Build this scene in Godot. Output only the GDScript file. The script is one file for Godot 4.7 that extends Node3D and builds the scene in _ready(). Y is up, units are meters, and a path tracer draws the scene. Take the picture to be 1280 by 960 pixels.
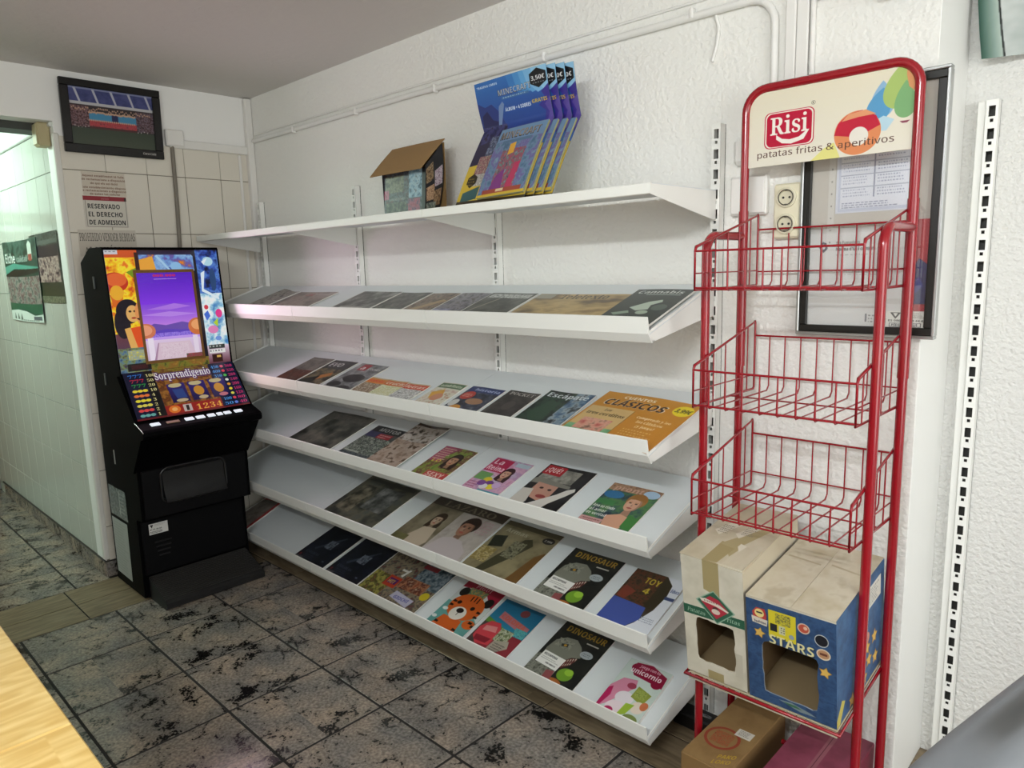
extends Node3D
# A small shop corner: magazine shelving, a slot machine, a red wire rack.
# x runs along the shelf wall, y is up, z comes out of the shelf wall; metres.

const T := Vector3(0, 0, 0)
const SLOPE := 0.34          # rise of the display shelves towards the wall
const PH := 0.32776          # atan(SLOPE)
const CEIL := 2.65

# ---------------------------------------------------------------- geometry
class G:
	var v := PackedVector3Array()
	var n := PackedVector3Array()
	var uv := PackedVector2Array()
	func tri(a: Vector3, b: Vector3, c: Vector3, na: Vector3, nb: Vector3, nc: Vector3, ua := Vector2.ZERO, ub := Vector2.ZERO, uc := Vector2.ZERO) -> void:
		if (b - a).cross(c - a).dot(na + nb + nc) > 0.0:
			v.append_array([a, c, b]); n.append_array([na, nc, nb]); uv.append_array([ua, uc, ub])
		else:
			v.append_array([a, b, c]); n.append_array([na, nb, nc]); uv.append_array([ua, ub, uc])
	func poly(p: Array, m: Vector3, u := []) -> void:
		for i in range(1, p.size() - 1):
			if u.is_empty():
				tri(p[0], p[i], p[i + 1], m, m, m)
			else:
				tri(p[0], p[i], p[i + 1], m, m, m, u[0], u[i], u[i + 1])
	# flat quad with the picture on it: a = top left, b = top right, c = bottom right, d = bottom left
	func quad(a: Vector3, b: Vector3, c: Vector3, d: Vector3, m: Vector3, u0 := Vector2(0, 0), u1 := Vector2(1, 1)) -> void:
		poly([a, b, c, d], m, [u0, Vector2(u1.x, u0.y), u1, Vector2(u0.x, u1.y)])
	func box(c: Vector3, s: Vector3, bev := 0.0, xf := Transform3D()) -> void:
		var h := s * 0.5
		var b: float = minf(bev, minf(h.x, minf(h.y, h.z)) * 0.9)
		var B := xf.basis
		for ax in 3:
			var a1 := (ax + 1) % 3
			var a2 := (ax + 2) % 3
			for sg in [-1.0, 1.0]:
				var m := Vector3.ZERO
				m[ax] = sg
				var p := []
				for q in [[-1, -1], [1, -1], [1, 1], [-1, 1]]:
					var k := Vector3.ZERO
					k[ax] = sg * h[ax]
					k[a1] = q[0] * (h[a1] - b)
					k[a2] = q[1] * (h[a2] - b)
					p.append(xf * (c + k))
				poly(p, (B * m).normalized(), [Vector2(0, 1), Vector2(1, 1), Vector2(1, 0), Vector2(0, 0)])
		if b <= 0.0:
			return
		for ax in 3:
			var a1 := (ax + 1) % 3
			var a2 := (ax + 2) % 3
			for s1 in [-1.0, 1.0]:
				for s2 in [-1.0, 1.0]:
					var p := []
					for q in [[-1, 0], [1, 0], [1, 1], [-1, 1]]:
						var k := Vector3.ZERO
						k[ax] = q[0] * (h[ax] - b)
						k[a1] = s1 * (h[a1] - (b if q[1] == 1 else 0.0))
						k[a2] = s2 * (h[a2] - (0.0 if q[1] == 1 else b))
						p.append(xf * (c + k))
					var m := Vector3.ZERO
					m[a1] = s1
					m[a2] = s2
					poly(p, (B * m).normalized())
		for s0 in [-1.0, 1.0]:
			for s1 in [-1.0, 1.0]:
				for s2 in [-1.0, 1.0]:
					var d := Vector3(s0, s1, s2)
					var p := []
					for ax in 3:
						var k := Vector3.ZERO
						for j in 3:
							k[j] = d[j] * (h[j] - (0.0 if j == ax else b))
						p.append(xf * (c + k))
					poly(p, (B * d).normalized())
	func tube(path: Array, r: float, seg := 8, closed := false) -> void:
		var np := path.size()
		var ring := []
		var rn := []
		var up := Vector3.UP
		var t0: Vector3 = (path[1] - path[0]).normalized()
		if absf(t0.dot(up)) > 0.9:
			up = Vector3.RIGHT
		var side := t0.cross(up).normalized()
		for i in np:
			var a: Vector3 = path[(i - 1 + np) % np] if (closed or i > 0) else path[i]
			var b: Vector3 = path[(i + 1) % np] if (closed or i < np - 1) else path[i]
			var t := (b - a).normalized()
			side = (side - t * side.dot(t)).normalized()
			var w := t.cross(side)
			var k := 1.0
			if i > 0 and i < np - 1 or closed:
				var e1: Vector3 = (path[i] - a).normalized()
				k = 1.0 / maxf(0.6, e1.dot(t))
			var pr := PackedVector3Array()
			var pn := PackedVector3Array()
			for j in seg:
				var an := TAU * j / seg
				var d := side * cos(an) + w * sin(an)
				pn.append(d)
				pr.append(path[i] + d * r * k)
			ring.append(pr)
			rn.append(pn)
		for i in (np if closed else np - 1):
			var i2 := (i + 1) % np
			for j in seg:
				var j2 := (j + 1) % seg
				tri(ring[i][j], ring[i][j2], ring[i2][j2], rn[i][j], rn[i][j2], rn[i2][j2])
				tri(ring[i][j], ring[i2][j2], ring[i2][j], rn[i][j], rn[i2][j2], rn[i2][j])
		if not closed:
			poly(Array(ring[0]), -t0)
			poly(Array(ring[np - 1]), (path[np - 1] - path[np - 2]).normalized())
	# extrude a 2-D outline: point = o + ax * p.x + ay * p.y + an * t
	func ext(p: PackedVector2Array, o: Vector3, ax: Vector3, ay: Vector3, an: Vector3, t0: float, t1: float, caps := true) -> void:
		var area := 0.0
		var np := p.size()
		for i in np:
			area += p[i].cross(p[(i + 1) % np])
		var sg := 1.0 if area > 0.0 else -1.0
		for i in np:
			var a := p[i]
			var b := p[(i + 1) % np]
			var d := (b - a).normalized()
			var m := (ax * d.y - ay * d.x) * sg
			var A := o + ax * a.x + ay * a.y
			var Bb := o + ax * b.x + ay * b.y
			poly([A + an * t0, Bb + an * t0, Bb + an * t1, A + an * t1], m.normalized(), [Vector2(0, 0), Vector2(1, 0), Vector2(1, 1), Vector2(0, 1)])
		if caps:
			var idx := Geometry2D.triangulate_polygon(p)
			for i in range(0, idx.size(), 3):
				for e in [[t0, -1.0], [t1, 1.0]]:
					var q := []
					for j in 3:
						var w := p[idx[i + j]]
						q.append(o + ax * w.x + ay * w.y + an * e[0])
					poly(q, an * e[1])
	func ring(outer: PackedVector2Array, inner: PackedVector2Array, o: Vector3, ax: Vector3, ay: Vector3, an: Vector3, th: float, size: Vector2) -> void:
		var np := outer.size()
		for i in np:
			var i2 := (i + 1) % np
			var A := o + ax * outer[i].x + ay * outer[i].y
			var B := o + ax * outer[i2].x + ay * outer[i2].y
			var C := o + ax * inner[i2].x + ay * inner[i2].y
			var D := o + ax * inner[i].x + ay * inner[i].y
			var us := []
			for q in [outer[i], outer[i2], inner[i2], inner[i]]:
				us.append(Vector2(q.x / size.x, 1.0 - q.y / size.y))
			poly([A, B, C, D], an, us)
			poly([A - an * th, B - an * th, C - an * th, D - an * th], -an)
			var m := (ax * (inner[i2].y - inner[i].y) - ay * (inner[i2].x - inner[i].x)).normalized()
			if m.dot((o + ax * size.x * 0.5 + ay * size.y * 0.4) - D) < 0.0:
				m = -m
			poly([D, C, C - an * th, D - an * th], m)
	func lathe(prof: Array, seg: int, xf := Transform3D()) -> void:
		for i in prof.size() - 1:
			var a: Vector2 = prof[i]
			var b: Vector2 = prof[i + 1]
			var d := b - a
			var m2 := Vector2(d.y, -d.x).normalized()
			for j in seg:
				var p := []
				var m := []
				for k in [j, j + 1]:
					var an: float = TAU * k / seg
					var c := Vector3(cos(an), 0, sin(an))
					p.append([xf * (c * a.x + Vector3(0, a.y, 0)), xf * (c * b.x + Vector3(0, b.y, 0))])
					m.append(xf.basis * (c * m2.x + Vector3(0, m2.y, 0)))
				tri(p[0][0], p[1][0], p[1][1], m[0], m[1], m[1])
				tri(p[0][0], p[1][1], p[0][1], m[0], m[1], m[0])
	# a curved sheet with thickness; f(u, v) gives the point, u to the right, v downwards
	func sheet(f: Callable, nu: int, nv: int, th: float, both := true) -> void:
		var e := 0.002
		var P := []
		var N := []
		for i in nu + 1:
			var rp := []
			var rn := []
			for j in nv + 1:
				var a := float(i) / nu
				var b := float(j) / nv
				var p: Vector3 = f.call(a, b)
				var du: Vector3 = f.call(a + e, b) - f.call(a - e, b)
				var dv: Vector3 = f.call(a, b + e) - f.call(a, b - e)
				rp.append(p)
				rn.append(dv.cross(du).normalized())
			P.append(rp)
			N.append(rn)
		for i in nu:
			for j in nv:
				var c := [[i, j], [i + 1, j], [i + 1, j + 1], [i, j + 1]]
				for t in [[0, 1, 2], [0, 2, 3]]:
					var q := []
					var m := []
					var u := []
					for k in t:
						q.append(P[c[k][0]][c[k][1]])
						m.append(N[c[k][0]][c[k][1]])
						u.append(Vector2(float(c[k][0]) / nu, float(c[k][1]) / nv))
					tri(q[0], q[1], q[2], m[0], m[1], m[2], u[0], u[1], u[2])
					if both:
						tri(q[0] - m[0] * th, q[1] - m[1] * th, q[2] - m[2] * th, -m[0], -m[1], -m[2], u[0], u[1], u[2])
		if both:
			for j in nv:
				for i in [0, nu]:
					var s: Vector3 = (P[1][j] - P[0][j]).normalized() * (-1.0 if i == 0 else 1.0)
					poly([P[i][j], P[i][j + 1], P[i][j + 1] - N[i][j + 1] * th, P[i][j] - N[i][j] * th], s)
			for i in nu:
				for j in [0, nv]:
					var s: Vector3 = (P[i][1] - P[i][0]).normalized() * (-1.0 if j == 0 else 1.0)
					poly([P[i][j], P[i + 1][j], P[i + 1][j] - N[i + 1][j] * th, P[i][j] - N[i][j] * th], s)
	func mesh(off := Vector3.ZERO) -> ArrayMesh:
		var w := v
		if off != Vector3.ZERO:
			w = PackedVector3Array()
			for p in v:
				w.append(p - off)
		var a := []
		a.resize(Mesh.ARRAY_MAX)
		a[Mesh.ARRAY_VERTEX] = w
		a[Mesh.ARRAY_NORMAL] = n
		a[Mesh.ARRAY_TEX_UV] = uv
		var m := ArrayMesh.new()
		m.add_surface_from_arrays(Mesh.PRIMITIVE_TRIANGLES, a)
		return m

static func arc(c: Vector3, u: Vector3, w: Vector3, r: float, a0: float, a1: float, k := 6) -> Array:
	var o := []
	for i in k + 1:
		var a := lerpf(a0, a1, float(i) / k)
		o.append(c + u * r * cos(a) + w * r * sin(a))
	return o

func gbox(c: Vector3, s: Vector3, bev := 0.0, xf := Transform3D()) -> G:
	var g := G.new()
	g.box(c, s, bev, xf)
	return g

func gtube(path: Array, r: float, seg := 8, closed := false) -> G:
	var g := G.new()
	g.tube(path, r, seg, closed)
	return g

# ---------------------------------------------------------------- objects
var taken := {}

func numbered(s: String) -> String:
	var k: int = taken.get(s, 0)
	taken[s] = k + 1
	return s if k == 0 else "%s_%03d" % [s, k]

func tag(o: Node, label: String, category: String, group := "") -> void:
	o.set_meta("label", label)
	o.set_meta("category", category)
	if group != "":
		o.set_meta("group", group)

func thing(nm: String, label: String, category: String, at := Vector3.ZERO, group := "") -> Node3D:
	var o := Node3D.new()
	o.name = numbered(nm)
	add_child(o)
	o.position = at
	tag(o, label, category, group)
	return o

func origin_of(o: Node) -> Vector3:
	var p := Vector3.ZERO
	while o != self and o != null:
		p += (o as Node3D).position
		o = o.get_parent()
	return p

func inst(m: Mesh, mt: Material, nm: String, parent: Node, at := Vector3.ZERO) -> MeshInstance3D:
	var o := MeshInstance3D.new()
	o.name = nm
	o.mesh = m
	o.material_override = mt
	parent.add_child(o, true)
	o.position = at
	return o

# geometry in world axes, put under a thing that is only moved, not turned
func part(parent: Node, nm: String, g: G, mt: Material, label := "") -> MeshInstance3D:
	var o := inst(g.mesh(origin_of(parent)), mt, nm, parent)
	if label != "":
		o.set_meta("label", label)
	return o

# geometry in the thing's own axes
func lpart(parent: Node, nm: String, g: G, mt: Material, label := "") -> MeshInstance3D:
	var o := inst(g.mesh(), mt, nm, parent)
	if label != "":
		o.set_meta("label", label)
	return o

func single(nm: String, g: G, mt: Material, label: String, category: String, group := "") -> MeshInstance3D:
	var lo := g.v[0]
	var hi := g.v[0]
	for p in g.v:
		lo = lo.min(p)
		hi = hi.max(p)
	var at := Vector3((lo.x + hi.x) * 0.5, lo.y, (lo.z + hi.z) * 0.5)
	var o := inst(g.mesh(at), mt, numbered(nm), self, at)
	tag(o, label, category, group)
	return o

func struct(nm: String, g: G, mt: Material, parent: Node = self) -> MeshInstance3D:
	var o := inst(g.mesh(origin_of(parent) if parent != self else Vector3.ZERO), mt, nm, parent)
	if parent == self:
		o.set_meta("kind", "structure")
	return o

# ---------------------------------------------------------------- materials
var mats := {}

func mat(hex: String, rough := 0.6, metal := 0.0) -> StandardMaterial3D:
	var k := "%s %s %s" % [hex, rough, metal]
	if not mats.has(k):
		var m := StandardMaterial3D.new()
		m.albedo_color = Color(hex)
		m.roughness = rough
		m.metallic = metal
		mats[k] = m
	return mats[k]

func tex_mat(t: Texture2D, rough := 0.45, scale := Vector3.ZERO) -> StandardMaterial3D:
	var m := StandardMaterial3D.new()
	m.albedo_texture = t
	m.roughness = rough
	if scale != Vector3.ZERO:
		m.uv1_triplanar = true
		m.uv1_world_triplanar = true
		m.uv1_scale = scale
	return m

func glow_mat(t: Texture2D, energy: float, albedo := 0.25) -> StandardMaterial3D:
	var m := StandardMaterial3D.new()
	m.albedo_color = Color(albedo, albedo, albedo)
	m.albedo_texture = t
	m.roughness = 0.15
	m.emission_enabled = true
	m.emission = Color.WHITE
	m.emission_operator = BaseMaterial3D.EMISSION_OP_MULTIPLY
	m.emission_texture = t
	m.emission_energy_multiplier = energy
	return m

func noise(sd: int, freq: float, oct := 4, type := FastNoiseLite.TYPE_SIMPLEX_SMOOTH) -> FastNoiseLite:
	var f := FastNoiseLite.new()
	f.seed = sd
	f.frequency = freq
	f.noise_type = type
	f.fractal_octaves = oct
	return f

func plaster(hex: String, scale: float, cm: float) -> StandardMaterial3D:
	var f := noise(7, 0.03, 3)
	var im := f.get_image(512, 512)
	var m := StandardMaterial3D.new()
	m.albedo_color = Color(hex)
	m.roughness = 0.75
	m.heightmap_enabled = true
	m.heightmap_texture = ImageTexture.create_from_image(im)
	m.heightmap_scale = cm
	m.uv1_triplanar = true
	m.uv1_world_triplanar = true
	m.uv1_scale = Vector3.ONE * scale
	return m

func granite() -> ImageTexture:
	var N := 768
	var rf := noise(11, 0.015, 4)
	rf.fractal_type = FastNoiseLite.FRACTAL_RIDGED
	rf.domain_warp_enabled = true
	rf.domain_warp_amplitude = 28.0
	rf.domain_warp_frequency = 0.02
	var a := rf.get_image(N, N, false, false, true).get_data()
	var w := noise(12, 0.009, 3).get_image(N, N, false, false, true).get_data()
	var fine := noise(13, 0.11, 3).get_image(N, N, false, false, true).get_data()
	var tone := noise(14, 0.006, 3).get_image(N, N, false, false, true).get_data()
	var out := PackedByteArray()
	out.resize(N * N * 3)
	for i in N * N:
		var x := a[i] / 255.0
		var y := w[i] / 255.0
		var f := fine[i] / 255.0 - 0.5
		var q := tone[i] / 255.0 - 0.5
		# dark mineral veins, thick where the slow noise gathers them
		var vein := smoothstep(0.755, 0.95, x + f * 0.46 + (y - 0.5) * 0.34)
		vein = maxf(vein, smoothstep(0.755, 0.91, y + f * 0.60 + (x - 0.5) * 0.34))
		var l := 0.52 + f * 0.28 + q * 0.16
		l = lerpf(l, 0.075 + maxf(f, 0.0) * 0.12, vein)
		var warm := q * 0.09
		out[i * 3] = int(clampf(l * (1.02 + warm), 0, 1) * 255)
		out[i * 3 + 1] = int(clampf(l * 0.955, 0, 1) * 255)
		out[i * 3 + 2] = int(clampf(l * (0.89 - warm), 0, 1) * 255)
	return ImageTexture.create_from_image(Image.create_from_data(N, N, false, Image.FORMAT_RGB8, out))

# wood: grain along x of the picture
func wood(c0: String, c1: String, sd: int, N := 256) -> ImageTexture:
	var f := noise(sd, 0.02, 4)
	var im := Image.create_empty(N, N, false, Image.FORMAT_RGB8)
	var ca := Color(c0)
	var cb := Color(c1)
	for y in N:
		for x in N:
			var d := f.get_noise_2d(x * 0.25, y * 1.1)
			var g := 0.5 + 0.5 * sin((y * 0.16 + d * 16.0))
			g = clampf(g * 0.6 + f.get_noise_2d(x * 0.7, y * 7.0) * 0.6 + 0.25, 0, 1)
			im.set_pixel(x, y, ca.lerp(cb, g))
	return ImageTexture.create_from_image(im)

# ---------------------------------------------------------------- flat print
const SS := 2
var fonts := []
var glyph_cache := {}

func make_fonts() -> void:
	for d in [["Droid Sans", 400], ["Droid Sans", 700], ["Droid Serif", 700], ["Droid Serif", 400]]:
		var f := SystemFont.new()
		f.font_names = PackedStringArray([d[0]])
		f.font_weight = d[1]
		fonts.append(f)

func glyphs(s: String, fi: int) -> Array:
	var k := "%d|%s" % [fi, s]
	if not glyph_cache.has(k):
		var tm := TextMesh.new()
		tm.text = s
		tm.font = fonts[fi]
		tm.font_size = 48
		tm.pixel_size = 0.01
		tm.depth = 0.0
		tm.curve_step = 2.0
		var a := tm.get_mesh_arrays()
		var vv: PackedVector3Array = a[Mesh.ARRAY_VERTEX]
		var pts := PackedVector2Array()
		if a[Mesh.ARRAY_INDEX] != null and a[Mesh.ARRAY_INDEX].size() > 0:
			for i in a[Mesh.ARRAY_INDEX]:
				pts.append(Vector2(vv[i].x, vv[i].y))
		else:
			for q in vv:
				pts.append(Vector2(q.x, q.y))
		var x0 := 1e9
		var x1 := -1e9
		for q in pts:
			x0 = minf(x0, q.x)
			x1 = maxf(x1, q.x)
		glyph_cache[k] = [pts, x0, x1]
	return glyph_cache[k]

func cap_of(fi: int) -> Vector2:   # baseline and capital height in mesh units
	var g := glyphs("H", fi)
	var lo := 1e9
	var hi := -1e9
	for q in g[0]:
		lo = minf(lo, q.y)
		hi = maxf(hi, q.y)
	return Vector2(lo, hi - lo)

class Pic:
	var im: Image
	var W: int
	var H: int
	var host
	func _init(h, w: int, hh: int, bg: String) -> void:
		host = h
		W = w
		H = hh
		im = Image.create_empty(W, H, false, Image.FORMAT_RGB8)
		im.fill(Color(bg))
	func span(x0: float, x1: float, y: int, c: Color) -> void:
		var a := clampi(roundi(x0), 0, W)
		var b := clampi(roundi(x1), 0, W)
		if b > a and y >= 0 and y < H:
			im.fill_rect(Rect2i(a, y, b - a, 1), c)
	func fill_poly(pts: PackedVector2Array, c: Color) -> void:
		var lo := 1e9
		var hi := -1e9
		for p in pts:
			lo = minf(lo, p.y)
			hi = maxf(hi, p.y)
		var np := pts.size()
		for y in range(maxi(0, floori(lo)), mini(H - 1, ceili(hi)) + 1):
			var yc := y + 0.5
			var xs := []
			for i in np:
				var a := pts[i]
				var b := pts[(i + 1) % np]
				if (a.y <= yc) != (b.y <= yc):
					xs.append(a.x + (yc - a.y) / (b.y - a.y) * (b.x - a.x))
			xs.sort()
			for i in range(0, xs.size() - 1, 2):
				span(xs[i], xs[i + 1], y, c)
	func r(x: float, y: float, w: float, h: float, c: String) -> void:
		im.fill_rect(Rect2i(roundi(x * W), roundi(y * H), maxi(1, roundi(w * W)), maxi(1, roundi(h * H))), Color(c))
	func e(cx: float, cy: float, rx: float, ry: float, c: String) -> void:
		var cc := Color(c)
		var R := ry * H
		for y in range(maxi(0, floori(cy * H - R)), mini(H - 1, ceili(cy * H + R)) + 1):
			var t := (y + 0.5 - cy * H) / R
			if absf(t) < 1.0:
				var d := rx * W * sqrt(1.0 - t * t)
				span(cx * W - d, cx * W + d, y, cc)
	func p(a: Array, c: String) -> void:
		var q := PackedVector2Array()
		for i in range(0, a.size(), 2):
			q.append(Vector2(a[i] * W, a[i + 1] * H))
		fill_poly(q, Color(c))
	func t(s: String, x: float, y: float, cap: float, c: String, wfit := 0.0, fi := 1, slant := 0.0, rise := 0.0) -> void:
		var g: Array = host.glyphs(s, fi)
		var cp: Vector2 = host.cap_of(fi)
		var ky := cap * H / cp.y
		var kx := ky
		if wfit > 0.0:
			kx = wfit * W / (g[2] - g[1])
		var pts: PackedVector2Array = g[0]
		var cc := Color(c)
		var q := PackedVector2Array()
		q.resize(3)
		for i in range(0, pts.size(), 3):
			for j in 3:
				var w := pts[i + j]
				var yy := (w.y - cp.x) * ky
				var xx: float = (w.x - g[1]) * kx + yy * slant
				q[j] = Vector2(x * W + xx, y * H - yy - rise * xx)
			fill_poly(q, cc)
	func tc(s: String, cx: float, y: float, cap: float, c: String, fi := 1) -> void:
		var g: Array = host.glyphs(s, fi)
		var cp: Vector2 = host.cap_of(fi)
		t(s, cx - (g[2] - g[1]) * cap * H / cp.y / W * 0.5, y, cap, c, 0.0, fi)
	# a printed photograph: soft mottled patches of the given inks
	func ph(x: float, y: float, w: float, h: float, cols: Array, sd: int, fr := 0.06, asp := 1.0) -> void:
		var f := FastNoiseLite.new()
		f.seed = sd
		f.frequency = fr * 0.55
		f.fractal_octaves = 4
		f.fractal_gain = 0.6
		var nx := maxi(4, roundi(w * W / 3.0))
		var ny := maxi(4, roundi(h * H / 3.0))
		var s := Image.create_empty(nx, ny, false, Image.FORMAT_RGB8)
		var k := cols.size() - 1
		for j in ny:
			for i in nx:
				var d := clampf(f.get_noise_2d(i * asp, j) * 0.95 + 0.5, 0.0, 0.999) * k
				var b := int(d)
				s.set_pixel(i, j, Color(cols[b]).lerp(Color(cols[b + 1]), d - b))
		s.resize(maxi(1, roundi(w * W)), maxi(1, roundi(h * H)), Image.INTERPOLATE_CUBIC)
		im.blit_rect(s, Rect2i(0, 0, s.get_width(), s.get_height()), Vector2i(roundi(x * W), roundi(y * H)))
	# vertical blend
	func gr(x: float, y: float, w: float, h: float, c0: String, c1: String) -> void:
		var a := Color(c0)
		var b := Color(c1)
		var n := roundi(h * H)
		for j in n:
			im.fill_rect(Rect2i(roundi(x * W), roundi(y * H) + j, roundi(w * W), 1), a.lerp(b, float(j) / n))
	# lines of small print
	func l(x: float, y: float, w: float, k: int, step: float, c: String, th := 0.4, sd := 1) -> void:
		var rg := RandomNumberGenerator.new()
		rg.seed = sd * 77 + k
		for i in k:
			var xx := x
			var end := x + w * rg.randf_range(0.7, 1.0)
			while xx < end:
				var ww := rg.randf_range(0.02, 0.07) * maxf(w, 0.3)
				r(xx, y + i * step, minf(ww, end - xx), step * th, c)
				xx += ww + 0.014
	# a plain face with hair
	func f(cx: float, cy: float, s: float, skin: String, hair: String, long := true) -> void:
		var k := float(W) / H
		var dk := "#" + Color(skin).darkened(0.22).to_html(false)
		var lt := "#" + Color(skin).lightened(0.14).to_html(false)
		if long:
			p([cx - s * 0.55, cy - s * 0.5 * k, cx + s * 0.45, cy - s * 0.6 * k, cx + s * 0.78, cy + s * 0.5 * k, cx + s * 0.70, cy + s * 1.3 * k, cx + s * 0.35, cy + s * 1.2 * k, cx - s * 0.30, cy + s * 1.2 * k, cx - s * 0.72, cy + s * 1.0 * k], hair)
		e(cx + s * 0.05, cy - s * 0.28 * k, s * 0.62, s * 0.66 * k, hair)
		p([cx - s * 0.16, cy + s * 0.5 * k, cx + s * 0.22, cy + s * 0.5 * k, cx + s * 0.30, cy + s * 1.1 * k, cx - s * 0.22, cy + s * 1.1 * k], dk)
		e(cx, cy + s * 0.06 * k, s * 0.47, s * 0.66 * k, dk)
		e(cx - s * 0.06, cy + s * 0.06 * k, s * 0.41, s * 0.63 * k, skin)
		e(cx - s * 0.16, cy + s * 0.16 * k, s * 0.17, s * 0.17 * k, lt)
		p([cx - s * 0.50, cy - s * 0.30 * k, cx - s * 0.20, cy - s * 0.72 * k, cx + s * 0.45, cy - s * 0.60 * k, cx + s * 0.52, cy - s * 0.05 * k, cx + s * 0.36, cy - s * 0.36 * k, cx - s * 0.1, cy - s * 0.40 * k], hair)
		for d in [-1.0, 1.0]:
			e(cx - s * 0.03 + d * s * 0.19, cy - s * 0.03 * k, s * 0.085, s * 0.045 * k, "3a2620")
			p([cx - s * 0.03 + d * s * 0.19 - s * 0.11, cy - s * 0.13 * k, cx - s * 0.03 + d * s * 0.19 + s * 0.11, cy - s * 0.15 * k, cx - s * 0.03 + d * s * 0.19 + s * 0.11, cy - s * 0.12 * k, cx - s * 0.03 + d * s * 0.19 - s * 0.11, cy - s * 0.10 * k], hair)
		e(cx - s * 0.03, cy + s * 0.41 * k, s * 0.16, s * 0.06 * k, "a04a42")
		p([cx - s * 0.02, cy + s * 0.02 * k, cx + s * 0.04, cy + s * 0.24 * k, cx - s * 0.09, cy + s * 0.24 * k], dk)
	func tex() -> ImageTexture:
		im.resize(W / 2, H / 2, Image.INTERPOLATE_BILINEAR)
		return ImageTexture.create_from_image(im)

func pic(w: int, h: int, bg: String) -> Pic:
	return Pic.new(self, w * SS, h * SS, bg)

# ---------------------------------------------------------------- scene
const FRONT := 1.0
const SIDE := 7.2
const LAMP := 5.3
const LAMPX := 1.0
const PASS := 2.4
func _ready() -> void:
	var cam := Camera3D.new()
	cam.name = "camera"
	add_child(cam)
	cam.transform = Transform3D(Basis(Vector3(0.72306, -0.026304, -0.690285), Vector3(-0.091045, 0.986929, -0.132976), Vector3(0.68476, 0.158996, 0.711213)).orthonormalized(), Vector3(1.14645, 1.615, 2.17644))
	cam.fov = 56.34
	cam.near = 0.05
	cam.current = true

	var env := Environment.new()
	env.background_mode = Environment.BG_SKY
	var sky := Sky.new()
	var sm := ProceduralSkyMaterial.new()
	sm.sky_top_color = Color(0.80, 0.86, 0.95)
	sm.sky_horizon_color = Color(0.93, 0.95, 0.97)
	sm.ground_bottom_color = Color(0.45, 0.44, 0.42)
	sm.ground_horizon_color = Color(0.70, 0.70, 0.68)
	sm.sky_energy_multiplier = 1.2
	sm.sun_angle_max = 0.0
	sky.sky_material = sm
	env.sky = sky
	env.tonemap_mode = Environment.TONE_MAPPER_LINEAR
	env.tonemap_exposure = 0.75
	env.sdfgi_enabled = true
	env.ssao_enabled = true
	env.ssil_enabled = true
	var we := WorldEnvironment.new()
	we.name = "environment"
	we.environment = env
	add_child(we)

	# daylight through the shop front (behind the camera) and the glazed door on the right
	area("front_window_light", Vector3(0.9, 1.55, 4.55), Vector3(0, 0, -1), Vector2(3.0, 1.6), Color(1.0, 0.95, 0.90), FRONT)
	area("side_window_light", Vector3(2.95, 1.50, 1.9), Vector3(-1, 0, 0), Vector2(2.2, 1.8), Color(0.985, 0.995, 0.98), SIDE)

	make_fonts()
	build_room()
	build_lamps()
	build_wall_fittings()
	build_shelving()
	build_magazines()
	build_displays()
	build_machine()
	build_rack()
	build_boxes()
	build_counter_and_seat()

func area(nm: String, at: Vector3, dir: Vector3, size: Vector2, c: Color, e: float) -> void:
	var l := AreaLight3D.new()
	l.name = nm
	l.area_size = size
	l.light_color = c
	l.light_energy = e
	l.light_size = 0.1
	l.shadow_enabled = true
	add_child(l)
	l.position = at
	var up := Vector3.UP if absf(dir.y) < 0.9 else Vector3.RIGHT
	l.basis = Basis.looking_at(dir, up)
	l.set("area_range", 14.0)

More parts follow.
